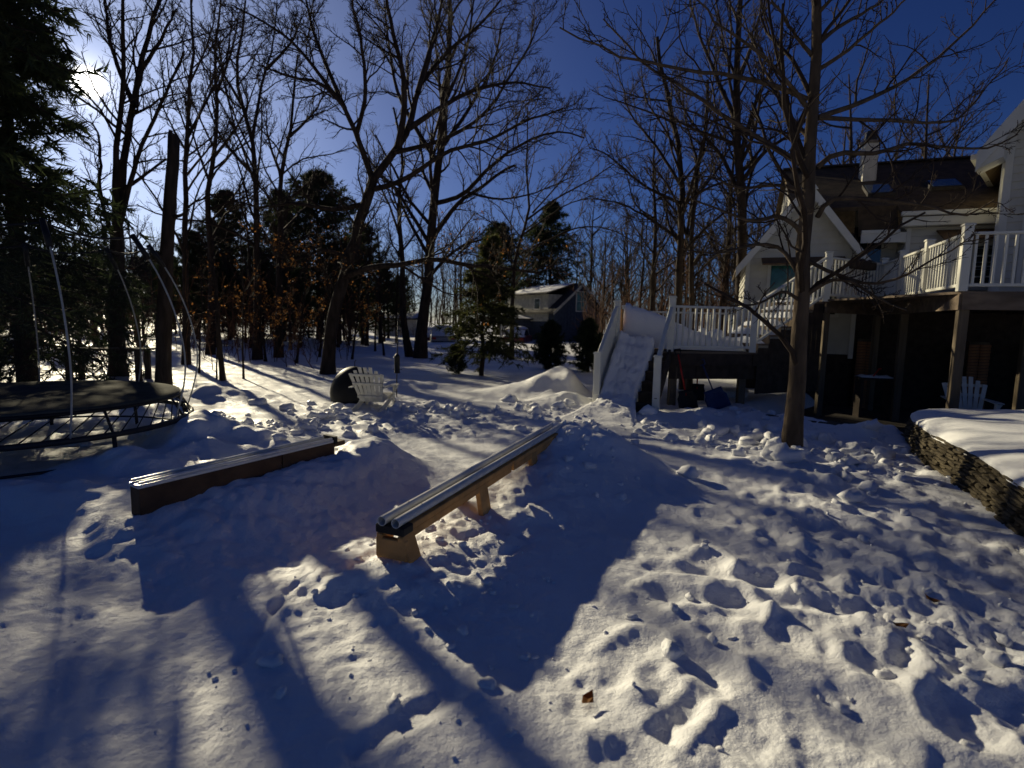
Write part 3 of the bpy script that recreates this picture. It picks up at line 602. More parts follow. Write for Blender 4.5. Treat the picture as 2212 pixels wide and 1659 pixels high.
def snow_things():
    # chute: packed ramp over most of the steps, ribbed, spreading at the bottom
    run = (BR - TR); run.z = 0; L0 = run.length; run.normalize(); acr = (TR - TL).normalized(); rows = []
    rg = np.random.default_rng(3)
    for i in range(64):
        s = i/63*2.35; dist = s*L0; f = min(s, 1.0)
        z = Z1 + 0.25 - (Z1 - 0.05)*f if s < 1 else 0.28 - 0.22*min(1, (s-1)/1.0)
        z += 0.028*math.sin(dist*24)*max(0, 1 - s*1.1) if s < 1 else 0
        wl, wr = 0.07 - 0.5*max(0, s-0.95)**1.2, 0.80 - 0.08*f + 0.35*max(0, s-0.95); row = []
        for j in range(22):
            q = j/21; p = TL + run*dist + acr*(wl + (wr-wl)*q) + run*0.04*rg.normal()*(0 < q < 1)*0.3
            e = 0.05*math.sin(q*math.pi)**0.5 + (0.16*(1-q*2.2)**2 if q < 0.45 else 0)*(1 if s < 0.9 else max(0, 1-(s-0.9)*4)) 
            zz = z + e + 0.012*rg.normal() + 0.03*float(noise(np.array(p.x), np.array(p.y), 0.25, 12))
            if s > 1.0: g = H1(p.x, p.y); w = min(1, (s-1.0)/1.25); zz = zz*(1-w) + (g - 0.02)*w; zz = max(zz, g - 0.03)
            if q in (0.0, 1.0): zz -= 0.05 + 0.03*rg.random()
            row.append((p.x, p.y, zz))
        rows.append(row)
    sheet('snow_chute', rows, 'snow', 'packed snow chute running down the steps between white newel posts', 'snow chute', 0.22)
    # bank heaped on the low deck: high by the steps, sinking along the railing
    pa = [TL + Vector((0.10, 0.22, 0)), lerp(TL, TR, 0.5) + Vector((0.06, 0.26, 0)), TR + Vector((0.0, 0.22, 0)), lerp(TR, N3, 0.3) + Vector((0, 0.17, 0)), lerp(TR, N3, 0.65) + Vector((0, 0.17, 0)), N3 + Vector((-0.05, 0.17, 0))]
    hz = [0.98, 0.86, 0.64, 0.42, 0.26, 0.20]; K = 34; rows = []
    for r in range(9):
        o = r/8; row = []
        for j in range(K):
            q = j/(K-1)*(len(pa)-1); i0 = min(int(q), len(pa)-2); f = q - i0; p = lerp(pa[i0], pa[i0+1], f); hh = hz[i0]*(1-f) + hz[i0+1]*f
            back = Vector((0.32, 1.0, 0)).normalized()*(0.7 + 0.8*j/(K-1)); p = p + back*o
            prof = (0.06, 0.55, 0.86, 0.97, 1.0, 0.9, 0.66, 0.35, 0.03)[r]*(1.0 if 0 < j < K-1 else 0.3)
            p = p + back*(-0.10*math.sin(o*math.pi))*(1 if r < 4 else 0)
            row.append((p.x, p.y, Z1 + 0.003 + hh*prof*(1 + 0.018*rg.normal()*(0 < r < 8))))
        rows.append(row)
    sheet('snow_bank', rows, 'snow', 'sloping snow bank heaped on the low deck behind its railing', 'snow bank', 0.001)
    b = MB(); p = TL + Vector((0.13, 0.14, 0)); b.box((p.x, p.y, Z1 + 0.42), (0.035, 0.2, 0.84), HRZ); b.build('brown_plank', 'pine_wood', None, 0.004, label='short brown plank standing beside the newel post at snow bank', cat='plank')
    for px, py, r in ((1516, 722, 0.13), (1545, 727, 0.16)):
        p = P(px, py, 11.9); bm = bmesh.new(); bmesh.ops.create_icosphere(bm, subdivisions=3, radius=r)
        for v in bm.verts: v.co *= 1 + 0.18*math.sin(v.co.x*31 + px) + 0.12*math.sin(v.co.z*40 + v.co.y*23)
        me = bpy.data.meshes.new('snow_lump'); bm.to_mesh(me); bm.free(); me.polygons.foreach_set('use_smooth', [True]*len(me.polygons))
        o = link('snow_lump', me, 'snow', None, (p.x, p.y, p.z)); tag(o, 'smaller round snow lump on deck snow behind railing' if r < 0.15 else 'larger round snow lump on deck snow behind railing', 'snow lump', 'snow lumps on the low deck')
snow_things()

# ---------------------------------------------------------------- the house
def boards(parent, a, b, z0, z1, nrm, m='siding', pitch=0.165, name='siding_board', clip=None):
    """Lapped boards on the wall from a to b; clip(z) -> (f0, f1) cuts them to a gable."""
    n = int(round((z1-z0)/pitch)); a, b = Vector(a), Vector(b); nrm = Vector(nrm)
    for i in range(n):
        zl, zh = z0 + (z1-z0)*i/n, z0 + (z1-z0)*(i+1)/n; f0, f1 = clip(zh) if clip else (0, 1)
        if f1 - f0 < 0.03: continue
        p, q = lerp(a, b, f0), lerp(a, b, f1); o = MB(); up = Vector((0, 0, 1)); e = nrm*0.022
        prof = [(0.0, zl), (0.036, zl + 0.002), (0.006, zh), (0.0, zh)]
        V = [p + nrm*x + up*z for x, z in prof] + [q + nrm*x + up*z for x, z in prof]
        o.add(V, [(0, 1, 5, 4), (1, 2, 6, 5), (2, 3, 7, 6), (3, 0, 4, 7), (3, 2, 1, 0), (4, 5, 6, 7)]); o.build(name, m, parent)
def window(parent, c, du, w, h, nrm, nx=2, ny=3, glass='glass', frame='trim'):
    """Window centred at c on a wall running along du."""
    c = Vector(c); du = Vector(du).normalized(); nrm = Vector(nrm); up = Vector((0, 0, 1))
    fr = MB(); t = 0.07
    for s in (-1, 1):
        fr.bar(c + du*s*(w/2+t/2) - up*(h/2+t), c + du*s*(w/2+t/2) + up*(h/2+t), t, 0.06, nrm); fr.bar(c + up*s*(h/2+t/2) - du*w/2, c + up*s*(h/2+t/2) + du*w/2, 0.06, t)
    wo = fr.build('window', frame, parent)
    pw, ph = w/nx, h/ny
    for i in range(nx):
        for j in range(ny):
            q = c + du*(-w/2 + pw*(i+0.5)) + up*(-h/2 + ph*(j+0.5)); g = MB(); g.bar(q - du*(pw/2-0.012), q + du*(pw/2-0.012), 0.012, ph-0.024); g.build('pane', glass, wo)
    mu = MB(); e = nrm*0.008
    for i in range(1, nx): q = c + du*(-w/2 + pw*i) + e; mu.bar(q - up*h/2, q + up*h/2, 0.022, 0.02, nrm)
    for j in range(1, ny): q = c + up*(-h/2 + ph*j) + e*1.2; mu.bar(q - du*w/2, q + du*w/2, 0.022, 0.02)
    if mu.v: mu.build('muntin', frame, wo)
    return wo
def make_house():
    t = thing('house', hp(0, 0, 0), 'white sided house with brown roof, chimney and steep gables above the decks', 'house')
    up = Vector((0, 0, 1)); F = -HV
    # bay with gable at the left end
    u0, u1, ze, zp = -2.65, -0.05, 3.4, 5.15; um = (u0+u1)/2
    w = MB(); w.prism([hp(u0, 0.03, 1.02), hp(u1, 0.03, 1.02), hp(u1, 0.03, ze), hp(um, 0.03, zp-0.05), hp(u0, 0.03, ze)], HV*3.4); bay = w.build('bay_wall', 'siding', t)
    boards(bay, hp(u0, 0.028, 0), hp(u1, 0.028, 0), 1.0, zp-0.1, F, clip=lambda z: (0, 1) if z < ze else ((z-ze)/(zp-0.05-ze)*0.5, 1 - (z-ze)/(zp-0.05-ze)*0.5))
    boards(bay, hp(u0-0.002, 3.4, 0), hp(u0-0.002, 0.03, 0), 1.0, ze, -HU)
    for a in (u0, u1):
        m = MB(); m.bar(hp(a + (0.04 if a == u0 else -0.04), -0.01, 0.9), hp(a + (0.04 if a == u0 else -0.04), -0.01, ze+0.1), 0.10, 0.05, HV); m.build('corner_board', 'trim', bay)
    # bay roof: two slabs with flared eaves, white rake boards
    for sgn, ue in ((-1, u0), (1, u1)):
        r = MB(); a, b2 = hp(um, -0.34, zp+0.10), hp(ue + sgn*0.26, -0.34, ze-0.22); nr = Vector((0, 0, -0.08))
        r.prism([a, b2, b2 + nr, a + nr], HV*4.0); rf = r.build('bay_roof', 'roof', t)
        m = MB(); m.prism([a + Vector((0, 0, -0.02)) + F*0.03, b2 + Vector((0, 0, -0.02)) + F*0.03, b2 + Vector((0, 0, -0.26)) + F*0.03, a + Vector((0, 0, -0.30)) + F*0.03], HV*0.028); m.build('rake_board', 'trim', rf)
        m = MB(); m.prism([a + Vector((0, 0, -0.085)), b2 + Vector((0, 0, -0.085)), b2 + Vector((0, 0, -0.1)), a + Vector((0, 0, -0.1))], HV*0.3); m.build('soffit', 'trim', rf)
    # half-hip cap at the peak
    m = MB(); m.prism([hp(um-0.2, -0.4, zp-0.12), hp(um+0.2, -0.4, zp-0.12), hp(um, -0.4, zp+0.17)], HV*0.05); m.build('peak_board', 'trim', bay)
    window(bay, hp(um-0.32, -0.01, 2.62), HU, 0.78, 1.25, F, 1, 1, 'teal'); window(bay, hp(um+0.60, -0.01, 2.62), HU, 0.5, 1.25, F, 1, 1, 'glass')
    m = MB(); m.prism([hp(um-0.95, -0.03, 3.40), hp(um+0.95, -0.03, 3.40), hp(um+0.95, -0.55, 3.20), hp(um-0.95, -0.55, 3.20)], (0, 0, 0.04)); m.build('window_awning', 'awning', bay)
    # middle part with recessed entry
    w = MB(); w.prism([hp(0, 0.6, Z2-0.04), hp(2.9, 0.6, Z2-0.04), hp(2.9, 0.6, 4.2), hp(0, 0.6, 4.2)], HV*4.0); mid = w.build('main_wall', 'siding', t)
    boards(mid, hp(0.0, 0.598, 0), hp(0.85, 0.598, 0), Z2, 4.0, F)
    d = MB(); d.bar(hp(0.18, 0.56, Z2+0.02), hp(0.18, 0.56, Z2+1.95), 0.62, 0.05, HV); dr = d.build('door', 'glass', mid)
    w = MB(); w.prism([hp(0.86, 0.0, Z2+0.003), hp(2.9, 0.0, Z2+0.003), hp(2.9, 0.0, 4.35), hp(0.86, 0.0, 4.35)], HV*0.59); ell = w.build('ell_wall', 'siding', t)
    boards(ell, hp(0.86, -0.002, 0), hp(2.9, -0.002, 0), Z2, 4.2, F)
    boards(ell, hp(0.858, 0.58, 0), hp(0.858, 0.0, 0), Z2, 4.2, -HU)
    m = MB(); m.bar(hp(0.90, -0.03, Z2), hp(0.90, -0.03, 4.3), 0.09, 0.05, HV); m.build('corner_board', 'trim', ell)
    window(ell, hp(1.95, -0.03, 3.15), HU, 0.42, 0.95, F, 2, 4); window(ell, hp(2.48, -0.03, 3.15), HU, 0.42, 0.95, F, 2, 4)
    m = MB(); m.prism([hp(1.45, -0.03, 3.98), hp(2.85, -0.03, 3.98), hp(2.85, -0.62, 3.70), hp(1.45, -0.62, 3.70)], (0, 0, 0.03)); m.build('window_awning', 'awning', ell)
    # main roof
    zr_, ze2 = 6.6, 4.35
    rp = lambda u, v, dz=0.0: hp(u, v, zr_ + (v-4.0)*(zr_-ze2)/4.35 + dz)
    r = MB(); r.prism([rp(-1.6, 4.0), rp(5.2, 4.0), rp(5.2, 0.3), rp(-1.6, 0.3)], (0, 0, -0.1)); roof = r.build('roof', 'roof', t)
    r = MB(); r.prism([hp(-1.6, 4.01, zr_), hp(5.2, 4.01, zr_), hp(5.2, 8.0, 4.4), hp(-1.6, 8.0, 4.4)], (0, 0, -0.1)); r.build('back_roof', 'roof', t)
    r = MB(); r.prism([hp(-1.45, 0.5, 0), hp(-1.45, 7.6, 0), hp(-1.45, 7.6, 4.5), hp(-1.45, 4.0, 6.4), hp(-1.45, 0.5, 4.4)], HU*0.1); r.build('end_wall', 'siding', t)
    r = MB(); r.bar(rp(-1.6, 4.0, 0.02), rp(5.2, 4.0, 0.02), 0.25, 0.05); r.build('ridge_cap', 'roof_dark', roof)
    r = MB(); r.prism([rp(0.7, 0.29), rp(3.1, 0.29), hp(3.1, -0.3, 4.30), hp(0.7, -0.3, 4.30)], (0, 0, -0.08)); r.build('porch_roof', 'roof', roof)
    r = MB(); r.bar(hp(0.64, -0.34, 4.36), hp(3.1, -0.34, 4.36), 0.10, 0.10); r.build('gutter', 'trim', roof, 0.01)
    r = MB(); r.bar(hp(0.68, -0.30, 4.19), hp(3.1, -0.30, 4.19), 0.03, 0.20); r.build('fascia', 'trim', roof)
    r = MB(); r.prism([hp(0.68, -0.28, 4.10), hp(3.1, -0.28, 4.10), hp(3.1, 0.0, 4.10), hp(0.68, 0.0, 4.10)], (0, 0, -0.02)); r.build('soffit', 'trim', roof)
    r = MB(); r.prism([rp(-0.15, 0.29), rp(0.69, 0.29), hp(0.69, -0.05, 3.98), hp(-0.15, -0.05, 3.98)], (0, 0, -0.08)); r.build('entry_roof', 'roof', roof)
    r = MB(); r.bar(hp(-0.1, -0.08, 3.86), hp(0.84, -0.08, 3.86), 0.04, 0.24); r.build('entry_fascia', 'trim', roof); r = MB(); r.bar(hp(-0.1, -0.09, 4.0), hp(0.70, -0.09, 4.0), 0.10, 0.08); r.build('gutter', 'trim', roof)
    for uu, vv, ww, hh in ((0.18, 1.0, 0.62, 0.75), (1.62, 1.25, 0.7, 0.62)):
        f = MB(); n_ = (rp(0, 1) - rp(0, 0)).cross(HU).normalized(); n_ = n_ if n_.z > 0 else -n_
        c4 = [rp(uu, vv), rp(uu+ww, vv), rp(uu+ww, vv+hh), rp(uu, vv+hh)]; f.prism([q + n_*0.002 for q in c4], n_*0.09); sk = f.build('skylight', 'roof_dark', roof)
        g = MB(); mid_ = sum(c4, Vector())/4; g.prism([lerp(q, mid_, 0.13) + n_*0.093 for q in c4], n_*0.01); g.build('pane', 'skyglass', sk)
    # chimney
    cb = MB(); c = hp(0.45, 2.55, 0); cb.box((c.x, c.y, 5.65), (0.33, 0.33, 2.3), HRZ + 0.1); ch = cb.build('chimney', 'trim', t, 0.01)
    for i in range(12):
        q = MB(); q.box((c.x, c.y, 5.42 + 0.112*i), (0.345, 0.345, 0.098), HRZ + 0.1); q.build('chimney_course', 'white_worn', ch)
    q = MB(); q.box((c.x, c.y, 6.83), (0.42, 0.42, 0.06), HRZ + 0.1); q.build('chimney_cap', 'mortar', ch); q = MB(); q.box((c.x, c.y, 7.0), (0.27, 0.27, 0.28), HRZ + 0.1); q.build('chimney_hood', 'black_metal', ch, 0.02)
    # near wing with the tall gable, turned towards the yard
    wo = hp(2.20, -1.2, 0); WU = Vector((0.70, -0.714, 0)); WV = Vector((0.714, 0.70, 0)); WF = -WV; WW, zew, rise = 5.2, 5.75, 1.38
    wp = lambda u, v, z: Vector((wo.x, wo.y, 0)) + WU*u + WV*v + Vector((0, 0, z))
    w = MB(); w.prism([wp(0, 0, Z2+0.003), wp(WW, 0, Z2+0.003), wp(WW, 0, zew), wp(WW/2, 0, zew + rise*WW/2), wp(0, 0, zew)], WV*5.2); wing = w.build('wing_wall', 'siding', t)
    boards(wing, wp(0, -0.002, 0), wp(3.0, -0.002, 0), Z2, 8.4, WF, clip=lambda z: (0, 1) if z < zew else (min(1, (z-zew)/rise/3.0), 1))
    boards(wing, wp(-0.002, 0.9, 0), wp(-0.002, 0, 0), Z2, 4.9, -WU)
    m = MB(); m.bar(wp(0.065, -0.03, Z2), wp(0.065, -0.03, zew), 0.13, 0.05, WV); m.build('corner_board', 'trim', wing)
    m = MB(); m.bar(wp(-0.03, 0.06, Z2), wp(-0.03, 0.06, zew), 0.05, 0.12, WV); m.build('corner_board', 'trim', wing)
    zt = zew + rise*WW/2; a, b2 = wp(WW/2, -0.55, zt+0.18), wp(-0.42, -0.55, zew - 0.42*rise + 0.18)
    r = MB(); r.prism([a, b2, b2 + Vector((0, 0, -0.12)), a + Vector((0, 0, -0.12))], WV*6.0); wr = r.build('wing_roof', 'roof', t)
    r = MB(); b3 = wp(WW+0.42, -0.55, zew - 0.42*rise + 0.18); r.prism([a + WU*0.002, b3, b3 + Vector((0, 0, -0.12)), a + WU*0.002 + Vector((0, 0, -0.12))], WV*6.0); r.build('wing_roof', 'roof', t)
    m = MB(); e = WF*0.035; m.prism([a + e, b2 + e, b2 + e + Vector((0, 0, -0.40)), a + e + Vector((0, 0, -0.46))], WV*0.033); m.build('rake_board', 'trim', wr)
    m = MB(); m.prism([a + Vector((0, 0, -0.125)), b2 + Vector((0, 0, -0.125)), b2 + Vector((0, 0, -0.15)), a + Vector((0, 0, -0.15))], WV*0.54); m.build('soffit', 'trim', wr)
    m = MB(); m.prism([b2 + Vector((0, 0, -0.151)), wp(-0.004, -0.5, zew-0.10), wp(-0.004, -0.5, zew-0.55), b2 + Vector((0, 0, -0.36))], WV*0.5); m.build('eave_return', 'trim', wr)
    m = MB(); m.bar(b2 + WV*0.1 + Vector((0, 0, -0.06)) - WU*0.06, b2 + WV*5.8 + Vector((0, 0, -0.06)) - WU*0.06, 0.11, 0.11); m.build('gutter', 'trim', wr)
    window(wing, wp(0.95, -0.03, 3.62), WU, 1.0, 1.9, WF, 1, 1)
    # brick lower storey behind the posts
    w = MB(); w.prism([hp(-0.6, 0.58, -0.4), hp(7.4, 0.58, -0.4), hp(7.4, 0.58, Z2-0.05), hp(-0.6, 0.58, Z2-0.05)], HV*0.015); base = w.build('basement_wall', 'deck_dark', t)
    w = MB(); w.prism([hp(-2.65, 0.05, -0.4), hp(-0.05, 0.05, -0.4), hp(-0.05, 0.05, 1.015), hp(-2.65, 0.05, 1.015)], HV*0.3); w.build('basement_skirt', 'deck_dark', t)
    bm_ = MB(); bm_.box((0, 0, 0), (0.2, 0.05, 0.058)); bme = bm_.mesh('brick', bevel=0.004)
    rg = random.Random(2)
    for uu in (0.25, 2.55, 3.9):                                       # the piers that catch the light
        for i in range(24):
            for j in range(2):
                p = hp(uu + (j-0.5)*0.215, -0.02 if i % 2 else 0.0, -0.30 + i*0.07); o = link('brick', bme, 'brick', base, p); o.rotation_euler.z = HRZ + rg.uniform(-0.02, 0.02)
        m = MB(); m.prism([hp(uu-0.2, 0.02, -0.42), hp(uu+0.2, 0.02, -0.42), hp(uu+0.2, 0.02, 1.4), hp(uu-0.2, 0.02, 1.4)], HV*0.3); m.build('brick_pier', 'stone_dark', base)
make_house()
# ---------------------------------------------------------------- garden things
def make_adirondack(name, loc, rz, label, white='white_worn', tilt=0.0):
    t = thing(name, loc, label, 'chair', 'garden chairs'); t.rotation_euler = (0, tilt, rz); t.scale = (0.9, 0.9, 0.9); base = Vector(loc); ORG[t] = Vector((0, 0, 0))
    # built facing -Y, seat front at y = -0.45
    def part(nm, fn, bev=0.004, par=None):
        b = MB(); fn(b); me = b.mesh(nm, (0, 0, 0), bev); o = link(nm, me, white, par or t); o.location = (0, 0, 0); return o
    rec = 0.42                                                      # backrest lean
    bd = Vector((0, math.sin(rec), math.cos(rec))); o0 = Vector((0, 0.02, 0.26))
    for i in range(7):
        f = (i-3)/3; L_ = 0.80 - 0.17*f*f - 0.02*(i % 2); a = o0 + Vector((f*0.20, 0, 0)); e = o0 + bd*L_ + Vector((f*0.33, 0, 0))
        part('back_slat', lambda b: (b.bar(a, e, 0.016, 0.072, (1, 0, 0))))
    for z, w in ((0.10, 0.52), (0.40, 0.62), (0.60, 0.62)):
        q = o0 + bd*z + Vector((0, 0.032, 0)); part('back_rail', lambda b: b.bar(q - Vector((w/2, 0, 0)), q + Vector((w/2, 0, 0)), 0.022, 0.055, bd))
    for i in range(6):
        y = -0.44 + 0.085*i; z = 0.37 - 0.022*i; part('seat_slat', lambda b: b.box((0, y, z), (0.54, 0.075, 0.018), 0, -0.25))
    part('seat_apron', lambda b: b.box((0, -0.49, 0.31), (0.56, 0.02, 0.12)))
    for s in (-1, 1):
        part('arm', lambda b: b.prism([(s*0.25, -0.52, 0.55), (s*0.40, -0.54, 0.55), (s*0.41, -0.40, 0.55), (s*0.36, 0.30, 0.55), (s*0.29, 0.30, 0.55)], (0, 0, 0.02)))
        part('leg', lambda b: b.box((s*0.30, -0.46, 0.275), (0.022, 0.10, 0.55)))
        part('rear_leg', lambda b: b.prism([(s*0.27, -0.46, 0.26), (s*0.27, -0.46, 0.35), (s*0.27, 0.36, 0.12), (s*0.27, 0.42, 0.0), (s*0.27, 0.30, 0.0)], (s*0.022, 0, 0)))
        part('arm_bracket', lambda b: b.prism([(s*0.312, -0.50, 0.54), (s*0.39, -0.50, 0.54), (s*0.312, -0.50, 0.38)], (0, 0.02, 0)))
    return t
p = GT(803, 884); make_adirondack('adirondack_chair', (p.x, p.y, p.z - 0.08), math.radians(172), 'white slatted garden chair seen from behind in the open snow')
p = P(2085, 905, 9.6); make_adirondack('adirondack_chair', (p.x, p.y, -0.33 + 0.30), math.radians(-24), 'white slatted garden chair on the patio under the tall deck')

b = MB(); b.box((p.x, p.y + 0.02, -0.182), (0.9, 1.1, 0.296), -0.4); b.build('patio_step', 'stone_dark', None, 0.02, label='dark stone step under the white chair on the patio', cat='step')
# black dome leaning beside the chair
def make_saucer():
    c = GT(766, 872); z = c.z; t = thing('fire_pit_cover', (c.x - 0.1, c.y + 0.1, z), 'black dome shaped lid standing on edge in snow beside the white chair', 'fire pit lid')
    b = MB(); k = 36; V = []; R_ = 0.50; prof = [(0.0, 0.20), (0.15, 0.19), (0.30, 0.15), (0.41, 0.09), (0.48, 0.02), (R_, -0.01), (R_, -0.03), (0.47, -0.015), (0.3, 0.11), (0.0, 0.17)]
    b.lathe((0, 0, 0), [(max(r, 0.001), h) for r, h in prof], k); Rm = Matrix.Translation((c.x - 0.1, c.y + 0.1, z + 0.24)) @ Matrix.Rotation(math.radians(-20), 4, 'Z') @ Matrix.Rotation(math.radians(74), 4, 'X')
    b.v = [Rm @ v for v in b.v]; d = b.build('dome', 'black', t)
    h = MB(); top = Rm @ Vector((0, R_*0.98, 0)); h.tube([top, top + Vector((0.0, 0, 0.10)), top + Vector((0.03, 0, 0.13))], 0.008, 6); h.build('hook', 'black_metal', t)
make_saucer()
def make_feeder():
    c = GT(856, 858); d = c.y; t = thing('bird_feeder', (c.x, c.y, 0), 'slim black tube bird feeder on a thin pole behind the white chair', 'bird feeder')
    zt = P(862, 690, d).z; z0, z1 = P(859, 806, d).z, P(860, 770, d).z
    b = MB(); b.tube([(c.x, c.y, -0.2), (c.x + 0.02, c.y, zt*0.5), (c.x + 0.04, c.y, zt)], 0.012, 8); b.build('pole', 'black_metal', t)
    x = c.x + 0.02
    b = MB(); b.lathe((x, c.y, 0), [(0.001, z0), (0.062, z0), (0.066, z0+0.02), (0.058, z0+0.03), (0.058, z1-0.03), (0.066, z1-0.02), (0.05, z1+0.02), (0.02, z1+0.06), (0.001, z1+0.065)], 14); f = b.build('feeder_tube', 'black', t)
    for s in (-1, 1):
        b = MB(); b.tube([(x + s*0.05, c.y, z0+0.08), (x + s*0.10, c.y, z0+0.08)], 0.006, 6); b.build('perch', 'black_metal', f)
    b = MB(); b.lathe((x - 0.055, c.y - 0.02, 0), [(0.001, z1-0.03), (0.016, z1-0.02), (0.016, z1), (0.001, z1+0.005)], 8); b.build('port_ring', 'pvc', f)
    b = MB(); b.tube([(c.x + 0.04, c.y, zt), (c.x + 0.02, c.y, zt + 0.06), (c.x - 0.05, c.y, zt + 0.08), (c.x - 0.10, c.y, zt + 0.03)], 0.010, 6); b.build('hook', 'black_metal', t)
make_feeder()
def make_shovel(foot, lean, hand, blade, label, hm='red', bm_='blue_plastic', bw=0.42, bh=0.40, rz=0.0):
    foot = Vector(foot); t = thing('snow_shovel', foot, label, 'shovel', 'snow shovels by the deck')
    top = foot + Vector(lean); d = (top - foot).normalized(); r = Vector((math.cos(rz), math.sin(rz), 0)); n = r.cross(d).normalized(); r = d.cross(n)
    b = MB(); b.tube([foot + d*bh*0.7, top], 0.016, 8); b.build('handle', hm, t)
    b = MB(); b.tube([top - r*0.055 + d*0.10, top - r*0.05, top, top + r*0.05, top + r*0.055 + d*0.10, top - r*0.055 + d*0.10], 0.014, 6); b.build('grip', hand, t)
    b = MB(); V = []; k = 9
    for i in range(6):
        for j in range(k): q = j/(k-1)*2-1; V.append(foot + d*bh*i/5 + r*bw/2*q*(1 if i < 4 else 0.8) + n*(0.05*q*q + 0.05*(i/5)**2 - 0.03))
    V += [v + n*0.008 for v in V]; N_ = 6*k
    Fq = [(i*k+j, i*k+j+1, (i+1)*k+j+1, (i+1)*k+j) for i in range(5) for j in range(k-1)]; Fq += [tuple(N_ + i for i in f[::-1]) for f in Fq]
    ed = [j for j in range(k)] + [i*k+k-1 for i in range(1, 6)] + [5*k+j for j in range(k-2, -1, -1)] + [i*k for i in range(4, 0, -1)]
    Fq += [(ed[i], ed[(i+1) % len(ed)], N_ + ed[(i+1) % len(ed)], N_ + ed[i]) for i in range(len(ed))]
    b.add(V, Fq, True); b.build('blade', bm_, t)
q0 = GT(1488, 880); make_shovel((q0.x, q0.y, 0.02), (-0.22, 0.15, 1.06), 'black', 'x', 'snow shovel with red shaft leaning left, nearest the newel post', 'red', 'black', 0.36, 0.38, -0.2)
q0 = GT(1505, 872); make_shovel((q0.x + 0.1, q0.y + 0.35, 0.02), (0.04, 0.12, 1.12), 'red', 'x', 'upright snow shovel with bright red shaft beneath the low deck', 'red', 'black', 0.34, 0.36, 0.1)
q0 = GT(1556, 884); make_shovel((q0.x, q0.y, 0.0), (-0.32, 0.25, 0.86), 'blue_plastic', 'x', 'dark blue snow shovel leaning over beside the red shafted ones', 'blue_plastic', 'blue_plastic', 0.44, 0.42, -0.4)
# snow block under the low deck
def snow_block():
    c = GT(1580, 858); z = c.z; b = MB(); b.prism([c + Vector((-0.32, -0.2, 0)), c + Vector((0.25, -0.25, 0)), c + Vector((0.42, 0.1, 0)), c + Vector((0.0, 0.32, 0)), c + Vector((-0.36, 0.2, 0))], (0.03, 0.02, 0.24))
    for v in b.v: v.z += z - c.z - 0.04
    b.build('snow_block', 'snow', None, 0.04, label='flat topped block of snow lying under the low deck', cat='snow block')
snow_block()
def make_bench():
    c = P(1890, 815, 12.4); t = thing('bench', (c.x, c.y, -0.33), 'dark bench with a strip of snow on it beneath the stairs', 'bench')
    z = c.z; b = MB(); b.bar((c.x-0.34, c.y+0.1, z-0.03), (c.x+0.32, c.y-0.1, z-0.03), 0.3, 0.05); b.build('seat', 'deck_dark', t)
    for s in (-0.28, 0.26): b = MB(); b.bar((c.x+s, c.y-s*0.3, -0.33), (c.x+s, c.y-s*0.3, z-0.056), 0.06, 0.22, (0, 1, 0)); b.build('leg', 'deck_dark', t)
    b = MB(); V = []
    for i in range(9):
        f = i/8; q = lerp((c.x-0.33, c.y+0.1, z), (c.x+0.30, c.y-0.09, z), f)
        for o, h in ((-0.14, -0.004), (-0.11, 0.035), (0, 0.05 + 0.012*math.sin(i*2.1)), (0.11, 0.035), (0.14, -0.004)): V.append(q + Vector((0, o, h*(0.2 if i in (0, 8) else 1))))
    b.add(V, [(i*5+j, i*5+j+1, (i+1)*5+j+1, (i+1)*5+j) for i in range(8) for j in range(4)], True); b.build('seat_snow', 'snow', t)
    r = P(1897, 805, 12.3); b = MB(); b.tube([(r.x-0.10, r.y, z+0.03), (r.x+0.02, r.y, z+0.2), (r.x+0.06, r.y, z+0.2)], 0.016, 6); b.build('toy_handle', 'red', None, label='thin red handle propped on the snowy bench', cat='handle')
make_bench()
def make_planter():
    c = lerp(N4, C1, 0.55) + Vector((0.0, -0.10, 0)); d = (C1 - N4).normalized(); t = thing('planter_box', (c.x, c.y, 3.02), 'dark planter box hung on the landing railing with snow along it', 'planter')
    z = 3.08; b = MB(); b.bar(c - d*0.42 + Vector((0, 0, z)), c + d*0.42 + Vector((0, 0, z)), 0.16, 0.17); b.build('trough', 'deck_dark', t, 0.01)
    b = MB(); V = []
    for i in range(11):
        q = c + d*(-0.4 + 0.08*i) + Vector((0, 0, z + 0.088)); s = Vector((d.y, -d.x, 0))
        for o, h in ((-0.07, 0.0), (0, 0.05 + 0.02*math.sin(i*1.7)), (0.07, 0.0)): V.append(q + s*o + Vector((0, 0, h)))
    b.add(V, [(i*3+j, i*3+j+1, (i+1)*3+j+1, (i+1)*3+j) for i in range(10) for j in range(2)], True); b.build('soil_top', 'soil', t)
make_planter()

